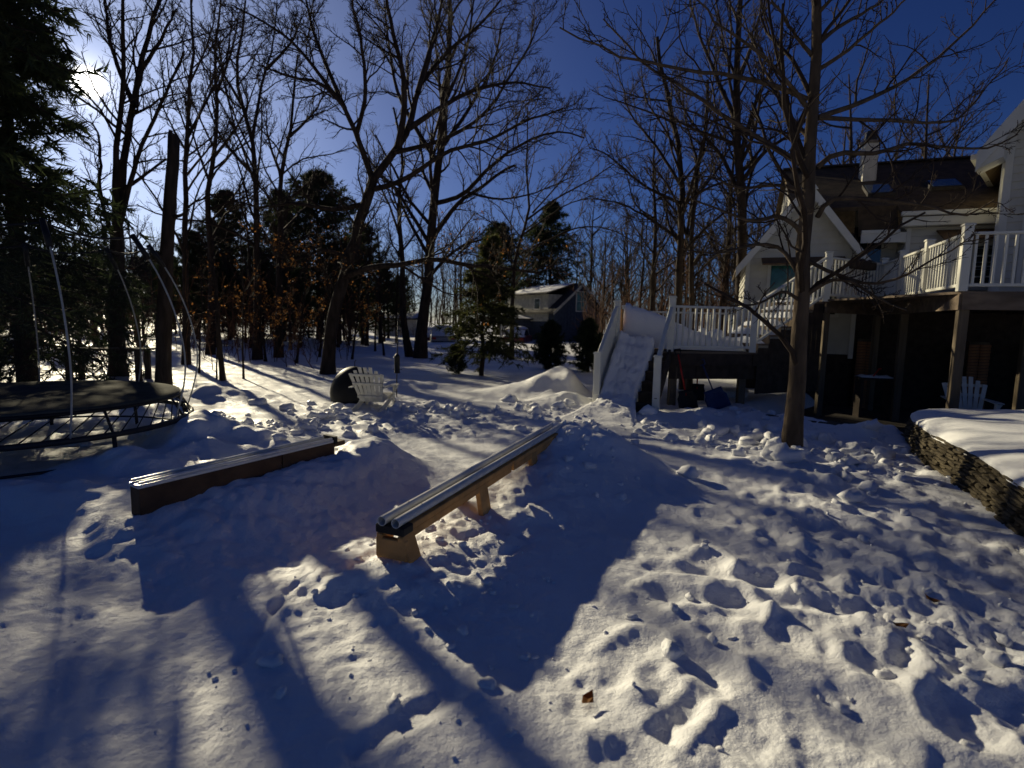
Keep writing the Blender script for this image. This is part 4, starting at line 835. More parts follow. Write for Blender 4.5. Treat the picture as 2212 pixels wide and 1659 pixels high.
# ---------------------------------------------------------------- stone bed with its snow cap, low stone edging
def make_stone_bed():
    t = thing('stone_wall', (4.6, 5.6, 0), 'curved dry stone wall of thin stacked slabs holding up a snowy bed', 'stone wall')
    ctl = [G(2420, 1330), G(2212, 1172), G(2090, 1065), G(1992, 1000), G(1962, 968), G(1985, 935), G(2060, 915)]
    ctl = [Vector((q.x, q.y, 0)) for q in ctl]; ctl[5] = ctl[4] + Vector((0.35, 0.55, 0)); ctl[6] = ctl[4] + Vector((1.2, 0.95, 0)); ctl.append(ctl[4] + Vector((2.6, 0.9, 0)))
    ctl = [ctl[0] + Vector((-0.25, -1.2, 0))] + ctl
    path = []
    for j in range(len(ctl)-1):
        p0, p1, p2, p3 = ctl[max(j-1, 0)], ctl[j], ctl[j+1], ctl[min(j+2, len(ctl)-1)]
        for u in np.linspace(0, 1, 14, endpoint=False): path.append(0.5*((2*p1) + (p2-p0)*u + (2*p0-5*p1+4*p2-p3)*u*u + (3*p1-p0-3*p2+p3)*u**3))
    path.append(ctl[-1]); S = [0]
    for a, b in zip(path, path[1:]): S.append(S[-1] + (b-a).length)
    def at(s):
        s = min(max(s, 0), S[-1]-1e-4); i = int(np.searchsorted(S, s, 'right')) - 1; f = (s-S[i])/max(S[i+1]-S[i], 1e-6); p = lerp(path[i], path[i+1], f); d = (path[i+1]-path[i]).normalized(); return p, d
    TOP = 0.36; rg = random.Random(8); shapes = []
    for k in range(9):
        b = MB(); b.box((0, 0, 0), (1, 1, 1)); bm = bmesh.new(); me = b.mesh('stone'); bm.from_mesh(me)
        bmesh.ops.subdivide_edges(bm, edges=bm.edges, cuts=1, use_grid_fill=True)
        for v in bm.verts:
            q = v.co; e = sum(abs(c) > 0.45 for c in q)
            if e == 3: q *= rg.uniform(0.84, 0.95)
            elif e == 2: q *= rg.uniform(0.92, 0.99)
            q += Vector((rg.uniform(-.02, .02), rg.uniform(-.04, .04), rg.uniform(-.05, .05)))
        bm.to_mesh(me); bm.free(); shapes.append(me)
    z = -0.12; ci = 0
    while z < TOP:
        h = rg.uniform(0.030, 0.043); s = rg.uniform(0, 0.1)
        while s < S[-1] - 0.05:
            L_ = rg.uniform(0.14, 0.34); p, d = at(s + L_/2); n = Vector((-d.y, d.x, 0))
            o = link('stone', shapes[rg.randrange(9)], 'stone', t, p + n*(-0.10 + rg.uniform(-0.022, 0.022) - 0.12*(z+0.1)) + Vector((0, 0, z + h/2)))
            o.scale = (L_-0.008, 0.24, h-0.007); o.rotation_euler = (rg.uniform(-.05, .05), rg.uniform(-.02, .02), math.atan2(d.y, d.x) + rg.uniform(-.03, .03)); s += L_
        z += h
    # soil core behind the stones
    inner = [at(s)[0] + Vector((-at(s)[1].y, at(s)[1].x, 0))*-0.17 for s in np.linspace(0, S[-1], 60)]
    core = inner + [Vector((9.5, 7.2, 0)), Vector((9.0, 1.5, 0))]
    b = MB(); b.prism([Vector((q.x, q.y, -0.3)) for q in core], (0, 0, TOP+0.28)); b.build('bed_soil', 'soil', t)
    # snow cap: rolls over the edge of the stones
    rows = []; ns = 90; rng = np.random.default_rng(4); cen = Vector((6.6, 4.6, 0))
    for i in range(ns):
        p, d = at(S[-1]*i/(ns-1)); n = Vector((d.y, -d.x, 0)); row = []          # n points into the bed
        for o, hz in ((0.07, -0.02), (0.05, 0.0), (0.06, 0.035), (0.12, 0.075), (0.22, 0.11), (0.4, 0.145), (0.75, 0.175), (1.2, 0.19), (1.9, 0.20), (2.8, 0.20)):
            q = p + n*o
            if o > 0.3: q = lerp(q, p + (cen-p).normalized()*o, 0.6)
            w = 0.03*float(noise(np.array(q.x), np.array(q.y), 0.5, 15)) + 0.012*float(noise(np.array(q.x), np.array(q.y), 0.2, 16)) + 0.02*float(noise(np.array(S[-1]*i/ns), np.array(0.0), 0.25, 18))*(o < 0.1)
            row.append((q.x, q.y, TOP + hz + w))
        rows.append(row)
    V = [v for r in rows for v in r]; C_ = len(rows[0]); b = MB(); b.add(V, [(i*C_+j, i*C_+j+1, (i+1)*C_+j+1, (i+1)*C_+j) for i in range(ns-1) for j in range(C_-1)], True)
    b.build('snow_cap', 'snow_smooth', t)
make_stone_bed()
def make_edging():
    a, b_ = Vector((4.55, 9.75, 0)), Vector((5.85, 8.05, 0)); t = thing('stone_edging', a, 'low dark stone edging between the yard snow and the patio', 'edging'); rg = random.Random(3)
    d = (b_-a).normalized(); s = 0; L_ = (b_-a).length + 0.5
    while s < L_:
        w = rg.uniform(0.25, 0.42); c = a + d*(s+w/2); q = MB(); q.box((c.x, c.y, -0.06 + rg.uniform(-.015, .015)), (w-0.012, 0.26, 0.36), math.atan2(d.y, d.x) + rg.uniform(-.04, .04)); q.build('stone', 'stone_dark', t, 0.02); s += w
    c = P(2015, 945, 8.6); b = MB(); pts = []
    bm = bmesh.new(); bmesh.ops.create_icosphere(bm, subdivisions=3, radius=0.3)
    for v in bm.verts: v.co = Vector((v.co.x*1.25, v.co.y, v.co.z*0.95))*(1 + 0.12*math.sin(v.co.x*9+1) + 0.08*math.sin(v.co.y*17 + v.co.z*11))
    me = bpy.data.meshes.new('boulder'); bm.to_mesh(me); bm.free(); me.polygons.foreach_set('use_smooth', [True]*len(me.polygons))
    tag(link('boulder', me, 'stone_dark', None, (c.x, c.y, -0.12)), 'round dark boulder on the patio behind the snowy bed', 'boulder')
make_edging()
# fallen leaves on the snow
def fallen():
    k = 0
    for px, py, r, lab in ((1270, 1523, 0.035, 'single brown leaf lying on bright snow near the bottom of view'), (2012, 1298, 0.03, 'small brown leaf on snow below the stone wall'), (2275*0.853, 1372, 0.03, 'dark leaf caught in a footprint among the trampled snow')):
        c = G(px, py); z = H1(c.x, c.y) + 0.02; b = MB(); k += 1
        V = [Vector((c.x + r*a*math.cos(k) - r*w*math.sin(k), c.y + r*a*math.sin(k) + r*w*math.cos(k), z + 0.012*h)) for a, w, h in ((-1.6, 0, 1.5), (-0.8, .5, 0), (0, .75, 1), (.7, .4, .3), (1.3, 0, 2), (.7, -.4, .6), (0, -.75, 0), (-.8, -.5, 1))]
        b.prism(V, (0, 0, 0.002)); b.build('fallen_leaf', 'dead_leaf', None, label=lab, cat='leaf', group='leaves on the snow')
fallen()
def make_table():
    c = G(75, 850, -0.05); c = Vector((c.x, c.y + 2.2, 0)); t = thing('garden_table', c, 'dark wooden table standing in snow in the shade behind the trampoline', 'table'); z = 0.78
    for i in range(5): b = MB(); b.box((c.x, c.y - 0.3 + 0.15*i, z), (1.9, 0.14, 0.04), 0.2); b.build('top_board', 'deck_dark', t)
    for sx in (-0.75, 0.75):
        for sy in (-0.26, 0.26):
            b = MB(); x, y = c.x + sx*math.cos(0.2) - sy*math.sin(0.2), c.y + sx*math.sin(0.2) + sy*math.cos(0.2); b.box((x, y, (z-0.02)/2 - 0.1), (0.12, 0.1, z-0.02+0.2), 0.2); b.build('leg', 'deck_dark', t)
make_table()

# ---------------------------------------------------------------- neighbours
def make_cottage():
    d0 = 44.0; a, b = P(1197, 746, d0), P(1308, 746, d0); z0 = min(a.z, b.z) - 0.2; pk = P(1256, 614, d0).z; ev = P(1310, 672, d0).z
    U = (b - a); U.z = 0; w = U.length; U.normalize(); U = (Matrix.Rotation(math.radians(30), 3, 'Z') @ U); w = w/0.84; V_ = Vector((-U.y, U.x, 0)); o = Vector((a.x, a.y, 0))
    def q(u, v, z): return o + U*u + V_*v + Vector((0, 0, z))
    t = thing('neighbour_cottage', q(0, 0, z0), 'dark blue cottage with a steep gable and snowy dormer roof beyond the yard', 'house'); n = -V_
    m = MB(); m.prism([q(0, 0, z0), q(w, 0, z0), q(w, 0, ev), q(w/2, 0, pk), q(0, 0, ev)], V_*9); wl = m.build('wall', 'blue_wall', t)
    m = MB(); k = int(w/0.3)
    for i in range(1, k):
        u = w*i/k; zt = ev + (pk-ev)*(1 - abs(u/w*2-1)) - 0.1; s = MB(); s.bar(q(u, -0.012, z0), q(u, -0.012, zt), 0.05, 0.024, V_); s.build('wall_batten', 'blue_wall', wl)
    for s in (-1, 1):
        ue = w/2 + s*(w/2 + 0.35); ze = ev - (pk-ev)*0.35/(w/2); m = MB(); a2, b2 = q(w/2, -0.3, pk+0.15), q(ue, -0.3, ze+0.15)
        m.prism([a2, b2, b2 + Vector((0, 0, -0.12)), a2 + Vector((0, 0, -0.12))], V_*9.6); r = m.build('roof', 'roof_dark', t)
        m = MB(); e = n*0.03; m.prism([a2+e, b2+e, b2+e+Vector((0, 0, -0.25)), a2+e+Vector((0, 0, -0.25))], V_*0.028); m.build('rake_board', 'pale_wall', r)
    window(wl, q(w*0.52, -0.03, ev + 0.75), U, 0.95, 1.5, n, 1, 2, 'teal', 'white_worn')
    # dormer on the left slope
    y0, y1 = 0.9, 7.6; zd = ev + (pk-ev)*0.62; m = MB(); m.prism([q(-0.05, y0, ev-0.9), q(-0.05, y1, ev-0.9), q(-0.05, y1, zd), q(-0.05, y0, zd)], U*1.9); dm = m.build('dormer_wall', 'pale_wall', t)
    for i in range(9):
        s = MB(); z = ev - 0.8 + i*0.19; s.bar(q(-0.065, y0, z), q(-0.065, y1, z), 0.03, 0.17); s.build('siding_board', 'pale_wall', dm)
    window(dm, q(-0.10, y0 + 1.6, zd - 0.75), V_, 0.8, 0.8, -U, 1, 1, 'glass', 'white_worn')
    m = MB(); m.prism([q(-0.45, y0-0.3, zd-0.02), q(-0.45, y1+0.3, zd-0.02), q(w/2, y1+0.3, pk+0.12), q(w/2, y0-0.3, pk+0.12)], (0, 0, 0.1)); dr = m.build('dormer_roof', 'roof_dark', dm)
    m = MB(); VV = []; rg = random.Random(6)
    for i in range(11):
        for j in range(6):
            f = j/5; p = lerp(q(-0.2, y0-0.1 + (y1-y0+0.1)*i/10, zd+0.13), q(w/2-0.1, y0-0.1 + (y1-y0+0.1)*i/10, pk+0.22), f); VV.append(p + Vector((0, 0, (0.11 + rg.uniform(-.02, .02))*(0 < i < 10)*(0 < j < 5))))
    m.add(VV, [(i*6+j, i*6+j+1, (i+1)*6+j+1, (i+1)*6+j) for i in range(10) for j in range(5)], True); m.build('roof_snow', 'snow', dr)
    c = q(w/2 - 0.3, 7.5, pk); m = MB(); m.box((c.x, c.y, c.z + 0.1), (0.5, 0.5, 1.7)); m.build('chimney', 'brick', t)
make_cottage()
def make_sheds():
    def shed(name, x0, x1, yt, yb, d, wm, label, snowh, posts):
        a, b = P(x0, yb, d), P(x1, yb, d); zt = P((x0+x1)/2, yt, d).z; z0 = a.z - 0.3; t = thing(name, (a.x, a.y, z0), label, 'shed'); U = (b-a); U.z = 0; w = U.length; U.normalize(); V_ = Vector((-U.y, U.x, 0)); o = Vector((a.x, a.y, 0))
        q = lambda u, v, z: o + U*u + V_*v + Vector((0, 0, z))
        m = MB(); m.prism([q(0, 0, z0), q(w, 0, z0), q(w, 0, zt), q(0, 0, zt)], V_*4); wl = m.build('wall', wm, t)
        m = MB(); m.prism([q(-0.3, -0.35, zt+0.002), q(w+0.3, -0.35, zt+0.002), q(w+0.3, 4.3, zt+0.5), q(-0.3, 4.3, zt+0.5)], (0, 0, 0.12)); r = m.build('roof', 'roof_dark', t)
        m = MB(); rg = random.Random(int(x0)); VV = []
        for i in range(13):
            for j in range(5): VV.append(q(-0.25 + (w+0.5)*i/12, -0.3 + 4.5*j/4, zt + 0.125 + 0.5*(j/4) + (snowh*rg.uniform(0.5, 1.2) if 0 < i < 12 and 0 < j < 4 else 0.0)))
        m.add(VV, [(i*5+j, i*5+j+1, (i+1)*5+j+1, (i+1)*5+j) for i in range(12) for j in range(4)], True); m.build('roof_snow', 'snow', r)
        for f in posts: m = MB(); m.bar(q(w*f, -0.06, z0), q(w*f, -0.06, zt), 0.14, 0.1, V_); m.build('corner_board', 'white_worn', wl)
        return wl, q, w, zt, U, V_
    wl, q, w, zt, U, V_ = shed('blue_shed', 1083, 1172, 691, 745, 47, 'blue_wall', 'low dark blue shed with snow on its flat roof behind parked cars', 0.16, (0.0, 1.0))
    window(wl, q(w*0.19, -0.03, zt - 1.35), U, 0.9, 1.5, -V_, 1, 1, 'glass', 'white_worn')
    shed('white_shed', 815, 898, 690, 742, 50, 'white_worn', 'pale shed with sagging snow on its roof among the far trunks', 0.3, (0.0, 0.35, 0.7, 1.0))
make_sheds()
def make_car(px, py, d, rz, paint, label):
    c = P(px, py, d); z0 = c.z; t = thing('parked_car', (c.x, c.y, z0), label, 'car', 'snow covered parked cars'); R = Matrix.Translation((c.x, c.y, z0)) @ Matrix.Rotation(rz, 4, 'Z')
    def part(nm, m, fn, par=None, bev=0.0):
        b = MB(); fn(b); b.v = [R @ v for v in b.v]; return b.build(nm, m, par or t, bev)
    L_, W_ = 4.3, 1.72; side = [(-2.15, .28), (-2.15, .72), (-1.95, .86), (-1.2, .92), (0.7, .92), (1.75, .84), (2.12, .66), (2.15, .3)]
    body = part('body', paint, lambda b: b.prism([(x, -W_/2, z) for x, z in side], (0, W_, 0)), None, 0.05)
    cab = [(-1.7, .90), (-1.15, 1.36), (0.2, 1.40), (1.0, .90)]
    part('cabin', 'glass', lambda b: b.prism([(x, -W_/2+.12, z) for x, z in cab], (0, W_-.24, 0)), body, 0.04)
    part('car_roof', paint, lambda b: b.prism([(-1.2, -W_/2+.13, 1.37), (0.25, -W_/2+.13, 1.41), (0.25, -W_/2+.13, 1.46), (-1.2, -W_/2+.13, 1.42)], (0, W_-.26, 0)), body, 0.02)
    for x in (-1.35, 1.3):
        for s in (-1, 1):
            y = s*(W_/2 - .1); w = part('wheel', 'black', lambda b: b.tube([(x, y-.1, .31), (x, y+.1, .31)], 0.32, 18)); part('rim', 'car_silver', lambda b: b.tube([(x, y + s*.101, .31), (x, y + s*.11, .31)], 0.18, 14), w)
    for s in (-1, 1):
        part('tail_light', 'red', lambda b: b.box((-2.165, s*.66, .68), (.04, .26, .15))); part('headlight', 'pvc', lambda b: b.box((2.12, s*.62, .62), (.05, .3, .12)))
    part('bumper', 'black', lambda b: b.box((-2.19, 0, .42), (.08, 1.6, .14)))
    def snowcap(x0, x1, z0_, z1_, wy, hh):
        def f(b):
            V = []; rg = random.Random(int(px*10) + int(x0*10))
            for i in range(9):
                for j in range(7): q = (j/6)*2-1; e = (1 - abs(i/4-1)**4)*(1 - abs(q)**4); V.append((x0 + (x1-x0)*i/8, q*wy, z0_ + (z1_-z0_)*i/8 + hh*e*(1 + rg.uniform(-.08, .08))))
            b.add(V, [(i*7+j, i*7+j+1, (i+1)*7+j+1, (i+1)*7+j) for i in range(8) for j in range(6)], True)
        return f
    part('snow_cover', 'snow', snowcap(-1.3, 0.35, 1.41, 1.45, .78, .2)); part('snow_cover', 'snow', snowcap(0.25, 1.1, 1.36, .93, .76, .12)); part('snow_cover', 'snow', snowcap(1.0, 2.12, .90, .72, .84, .18)); part('snow_cover', 'snow', snowcap(-2.13, -1.5, .84, .94, .84, .16)); part('snow_cover', 'snow', snowcap(-1.75, -1.1, .92, 1.40, .76, .1))
make_car(955, 749, 41, math.radians(100), 'car_silver', 'parked car under a thick snow cover in front of blue shed')
make_car(928, 750, 44, math.radians(92), 'car_red', 'red parked car half hidden by snow beside the big double trunk')
make_car(1118, 750, 43, math.radians(80), 'car_red', 'parked car glimpsed behind the hemlock with snow on it')
# ---------------------------------------------------------------- trees
def nrm(v): return v/np.maximum(np.linalg.norm(v, axis=-1, keepdims=True), 1e-9)
def sprout(rng, Pp, Rp, Lp, m, k, ang, ratio, trop, wob, tmin, rr, rmin, tmax=1.0, flat=0.0):
    """Side branches of a set of branches: Pp (N,K,3), Rp (N,K), Lp (N,) -> the same for N*m children with k points."""
    Nn, K, _ = Pp.shape; t = tmin + (tmax-tmin)*(np.arange(m)[None] + rng.random((Nn, m)))/m; f = t*(K-1); i = np.minimum(f.astype(int), K-2); u = (f-i)[..., None]; r = np.arange(Nn)[:, None]
    p = Pp[r, i]*(1-u) + Pp[r, i+1]*u; tg = nrm(Pp[r, i+1] - Pp[r, i]); rad = Rp[r, i]*(1-u[..., 0]) + Rp[r, i+1]*u[..., 0]
    q = rng.normal(size=p.shape); q[..., 2] *= (1-flat); q = q - (q*tg).sum(-1, keepdims=True)*tg; q = nrm(q)
    a = np.radians(rng.uniform(ang[0], ang[1], t.shape))[..., None]; d = nrm(tg*np.cos(a) + q*np.sin(a) + np.array([0, 0, trop]))
    ln = Lp[:, None]*ratio*(1 - 0.55*t)*rng.uniform(0.55, 1.25, t.shape)
    p, d, ln, rad = p.reshape(-1, 3), d.reshape(-1, 3), ln.ravel(), rad.ravel(); n = len(p)
    out = np.zeros((n, k, 3)); out[:, 0] = p; st = (ln/(k-1))[:, None]
    for j in range(1, k):
        d = nrm(d + rng.normal(size=d.shape)*wob + np.array([0, 0, trop*0.35])); out[:, j] = out[:, j-1] + d*st
    r0 = np.maximum(np.minimum(rad*rr, ln*0.02 + 0.002), rmin); R = r0[:, None]*np.linspace(1, 0.35, k)[None]; R = np.maximum(R, rmin*0.6)
    return out, R, ln
def strips(sets):
    VV, FF, n = [], [], 0
    for Pq, Rq, sides in sets:
        Nn, k, _ = Pq.shape; t = np.empty_like(Pq); t[:, 1:-1] = Pq[:, 2:] - Pq[:, :-2]; t[:, 0] = Pq[:, 1] - Pq[:, 0]; t[:, -1] = Pq[:, -1] - Pq[:, -2]; t = nrm(t)
        ref = nrm(np.cross(t.mean(1), np.array([0.31, 0.72, 0.62])))[:, None]; u = nrm(ref - (ref*t).sum(-1, keepdims=True)*t); w = np.cross(t, u)
        a = np.arange(sides)*2*math.pi/sides; ring = Pq[:, :, None] + Rq[:, :, None, None]*(np.cos(a)[None, None, :, None]*u[:, :, None] + np.sin(a)[None, None, :, None]*w[:, :, None])
        VV.append(ring.reshape(-1, 3)); b = n + (np.arange(Nn)*k*sides)[:, None, None] + (np.arange(k-1)*sides)[None, :, None]; j = np.arange(sides)[None, None]; j2 = (j+1) % sides
        FF.append(np.stack([b+j, b+j2, b+sides+j2, b+sides+j], -1).reshape(-1, 4)); n += Nn*k*sides
    return np.concatenate(VV), np.concatenate(FF)
def resample(pts, n):
    """Smooth curve through pts, n points evenly along it."""
    pts = [Vector(p) for p in pts]; c = []
    for j in range(len(pts)-1):
        p0, p1, p2, p3 = pts[max(j-1, 0)], pts[j], pts[j+1], pts[min(j+2, len(pts)-1)]
        for u in np.linspace(0, 1, 8, endpoint=False): c.append(0.5*((2*p1) + (p2-p0)*u + (2*p0-5*p1+4*p2-p3)*u*u + (3*p1-p0-3*p2+p3)*u**3))
    c.append(pts[-1]); c = np.array([tuple(q) for q in c]); s = np.concatenate([[0], np.cumsum(np.linalg.norm(np.diff(c, axis=0), axis=1))]); x = np.linspace(0, s[-1], n)
    return np.stack([np.interp(x, s, c[:, i]) for i in range(3)], 1), s[-1]
def leaves_on(rng, Pq, n, size):
    sub_ = rng.permutation(len(Pq))[:max(8, len(Pq)//5)]; i = sub_[rng.integers(0, len(sub_), n)]; j = rng.integers(1, Pq.shape[1], n); c = Pq[i, j] + rng.normal(0, 0.04, (n, 3)); a = nrm(rng.normal(size=(n, 3))); b = nrm(np.cross(a, rng.normal(size=(n, 3)))); s = size*rng.uniform(0.6, 1.3, (n, 1))
    V = np.stack([c - a*s, c + b*s*0.55, c + a*s, c - b*s*0.55], 1).reshape(-1, 3); return V, np.arange(4*n).reshape(-1, 4)
def hero(name, label, loc, limbs, seed, spec, bark='bark', leaves=0, group=None, twig='twig', leafpart=None):
    """Tree from drawn limbs [(points, r0, r1)], twigs grown from them."""
    rng = np.random.default_rng(seed); t = thing(name, loc, label, 'tree', group); base = np.array(tuple(loc)); K = 14; PP, RR, LL = [], [], []; mesh_sets = []
    for pts, r0, r1 in limbs:
        c, l = resample(pts, K); c = c + rng.normal(0, 0.012*l**0.5, c.shape)*np.linspace(0, 1, K)[:, None]*np.array([1, 1, 0.6]); r = r0 + (r1-r0)*np.linspace(0, 1, K)**0.9
        PP.append(c); RR.append(r); LL.append(l)
    PP, RR, LL = np.array(PP), np.array(RR), np.array(LL)
    TP = PP.copy(); TR_ = RR.copy(); TR_[0, 0] *= 1.35; TR_[0, 1] *= 1.08
    V, F = strips([(TP[:1], TR_[:1], 14), (TP[1:], TR_[1:], 8)]) if len(PP) > 1 else strips([(TP, TR_, 14)])
    link('trunk', quadmesh('trunk', V - base, F), bark, t)
    sets = []; cur = (PP, RR, LL)
    for lv, s in enumerate(spec):
        cur = sprout(rng, *cur, **s); sets.append((cur[0], cur[1], 5 if lv == 0 else 4 if lv == 1 and len(spec) > 2 else 3))
    V, F = strips(sets); link('crown', quadmesh('crown', V - base, F), twig, t)
    if leaves:
        lim = leafpart if leafpart is not None else (lambda q: np.ones(len(q), bool)); src = cur[0][lim(cur[0][:, 0])]
        if len(src): V, F = leaves_on(rng, src, leaves, 0.038); link('leaves', quadmesh('leaves', V - base, F, False), 'dead_leaf', t)
    return t
SP = dict(ang=(28, 62), tmin=0.28, rr=0.55)
def spec(m1, m2, m3, r1=0.36, r2=0.42, r3=0.45, trop=0.14, wob=0.16, rmin=0.004, t1=0.3, m4=0):
    s = [dict(m=m1, k=7, ang=(28, 65), ratio=r1, trop=trop, wob=wob, tmin=t1, rr=0.5, rmin=rmin*2), dict(m=m2, k=5, ang=(25, 60), ratio=r2, trop=trop, wob=wob, tmin=0.15, rr=0.55, rmin=rmin*1.3),
         dict(m=m3, k=3, ang=(22, 60), ratio=r3, trop=trop*0.7, wob=wob, tmin=0.12, rr=0.6, rmin=rmin)]
    if m4: s.append(dict(m=m4, k=2, ang=(25, 60), ratio=0.5, trop=0.05, wob=wob, tmin=0.1, rr=0.6, rmin=rmin*0.85))
    return s
def px(d, pts, dd=0.0):
    """Limb from photograph points at distance d, leaning dd metres away over its length."""
    n = len(pts)-1; return [P(x, y, d + dd*i/max(n, 1)) for i, (x, y) in enumerate(pts)]
def gz(x, y, d):
    p = P(x, y, d); p.z = H1(p.x, p.y) - 0.1; return p

# big oak with the long low limb
d = G(708, 808).y; b = gz(708, 808, d)
hero('oak_tree', 'large spreading bare oak with leaning trunk and long low horizontal limb', b, [
    ([b] + px(d, [(712, 740), (722, 680), (755, 560), (790, 440), (808, 385)]), 0.19, 0.135),
    (px(d, [(808, 385), (850, 330), (885, 270), (905, 190), (960, 120), (1040, 50), (1090, -10)], 2), 0.12, 0.025),
    (px(d, [(805, 390), (770, 290), (735, 220), (690, 180), (640, 170), (560, 140)], -1.5), 0.095, 0.02),
    (px(d, [(880, 280), (940, 240), (1010, 200), (1100, 178), (1190, 190)], 1), 0.09, 0.02),
    (px(d, [(860, 315), (875, 220), (862, 120), (840, 20), (825, -90)], -1), 0.10, 0.03),
    (px(d, [(902, 200), (925, 120), (950, 30), (960, -60)], 1.5), 0.08, 0.025),
    (px(d, [(742, 600), (800, 578), (870, 572), (940, 560), (1020, 574), (1100, 580), (1165, 592)], -2.5), 0.10, 0.03),
    (px(d, [(790, 440), (720, 452), (640, 440), (560, 448), (500, 430)], 2), 0.085, 0.02),
    (px(d, [(800, 410), (870, 390), (960, 330), (1060, 300), (1160, 250), (1215, 235)], -2), 0.085, 0.02),
    (px(d, [(745, 235), (700, 130), (670, 40), (650, -60)], 1), 0.07, 0.02),
    (px(d, [(770, 290), (790, 200), (780, 100), (760, 0), (750, -80)], -2), 0.07, 0.02),
    (px(d, [(755, 560), (700, 540), (640, 560), (590, 550)], -3), 0.06, 0.015),
    (px(d, [(850, 330), (960, 300), (1050, 240), (1130, 120), (1170, 40)], 2.5), 0.07, 0.02),
    (px(d, [(735, 220), (650, 110), (590, 60), (500, 10)], -1), 0.06, 0.02),
], 101, spec(17, 9, 7, r1=0.4, r2=0.46, r3=0.62, rmin=0.0056), leaves=500, leafpart=lambda q: q[:, 2] < 4.6)
# double trunk farther back
d = G(905, 774).y; b = gz(908, 774, d)
hero('maple_tree', 'tall dark straight trunked bare tree standing by the snowy car', b, [
    ([b] + px(d, [(912, 700), (925, 600), (935, 450), (950, 330), (965, 200), (970, 80), (975, -40)]), 0.25, 0.08),
    (px(d, [(937, 440), (1000, 420), (1060, 360), (1130, 310), (1210, 285), (1260, 300)], -2), 0.11, 0.025),
    (px(d, [(925, 600), (985, 540), (1050, 515), (1120, 505)], -1), 0.09, 0.02),
    (px(d, [(930, 520), (985, 445), (1040, 405), (1075, 378), (1112, 356)], 1), 0.12, 0.05),
    (px(d, [(945, 350), (900, 280), (860, 200), (840, 100), (830, 0)], 2), 0.11, 0.03),
    (px(d, [(952, 320), (1010, 240), (1060, 150), (1090, 40)], 2), 0.10, 0.03),
    (px(d, [(962, 220), (1000, 130), (1020, 40), (1030, -60)], -2), 0.08, 0.02),
    (px(d, [(930, 560), (880, 470), (850, 400), (820, 330)], 2), 0.09, 0.02),
    (px(d, [(1010, 415), (1080, 430), (1160, 415), (1240, 380)], 0), 0.06, 0.015),
], 102, spec(16, 8, 5, r1=0.42, r2=0.46, r3=0.55, rmin=0.005), leaves=120, leafpart=lambda q: q[:, 2] < 5)
b = gz(886, 773, d+0.8)
hero('leaning_tree', 'thin dark leaning trunk close against the tall straight tree', b, [
    ([b] + px(d+0.8, [(876, 720), (870, 660), (868, 560), (862, 450), (868, 330), (850, 230)]), 0.17, 0.04), (px(d+0.8, [(866, 520), (840, 440), (800, 360), (790, 280)], 1), 0.06, 0.02), (px(d+0.8, [(866, 430), (900, 350), (920, 270)], 1), 0.05, 0.02)], 103, spec(12, 7, 4, rmin=0.005))
# near tree by the deck
b = G(1708, 980); b.z = -0.15; d = b.y
hero('young_maple_tree', 'slim bare tree in the trampled snow in front of the decks', b, [
    ([b] + px(d, [(1712, 940), (1722, 800), (1733, 650), (1740, 500), (1748, 350), (1752, 200), (1756, 60), (1762, -120), (1766, -320)]), 0.118, 0.035),
    (px(d, [(1742, 214), (1675, 185), (1590, 165), (1475, 150), (1340, 120), (1205, 60)], -0.8), 0.034, 0.008),
    (px(d, [(1739, 361), (1675, 320), (1608, 280), (1475, 187), (1380, 130), (1300, 40)], 0.6), 0.04, 0.008),
    (px(d, [(1766, 254), (1876, 214), (1976, 160), (2077, 80), (2150, 0)], 0.5), 0.036, 0.009),
    (px(d, [(1769, 94), (1809, 60), (1909, 0), (1960, -60)], 0.3), 0.03, 0.008),
    (px(d, [(1768, 150), (1830, 110), (1900, 50), (1980, -20)], -0.5), 0.028, 0.008),
    (px(d, [(1766, 361), (1809, 331), (1893, 331), (1976, 311), (2110, 322), (2200, 290)], -0.6), 0.036, 0.008),
    (px(d, [(1766, 254), (1910, 261), (2043, 264), (2094, 234), (2177, 124)], 1.0), 0.03, 0.007),
    (px(d, [(1766, 468), (1809, 428), (1976, 441), (2093, 465), (2150, 430)], -0.9), 0.034, 0.007),
    (px(d, [(1738, 525), (1722, 491), (1682, 468), (1618, 475), (1491, 428)], -0.7), 0.036, 0.008),
    (px(d, [(1733, 606), (1690, 540), (1640, 528), (1560, 545), (1470, 540)], 0.6), 0.032, 0.007),
    (px(d, [(1727, 650), (1692, 630), (1640, 655), (1575, 660)], -0.3), 0.026, 0.007),
    (px(d, [(1735, 642), (1793, 607), (1844, 610), (1893, 642), (1965, 672)], -0.8), 0.03, 0.007),
    (px(d, [(1740, 560), (1800, 590), (1880, 612), (1960, 590), (2050, 540), (2120, 512)], -1.1), 0.026, 0.006),
    (px(d, [(1745, 420), (1690, 400), (1600, 405), (1520, 380), (1440, 385)], 1.2), 0.028, 0.007),
    (px(d, [(1750, 300), (1700, 240), (1640, 120), (1600, 20)], 0.8), 0.028, 0.007),
    (px(d, [(1754, 120), (1700, 50), (1650, -40)], -0.5), 0.026, 0.007),
    (px(d, [(1757, 40), (1820, -30), (1880, -110)], -0.5), 0.026, 0.007),
    (px(d, [(1750, 240), (1660, 130), (1560, 60), (1480, -20)], -1.0), 0.03, 0.007),
], 104, spec(12, 6, 4, r1=0.36, r2=0.45, trop=0.16, rmin=0.0032, t1=0.15), bark='bark_grey')
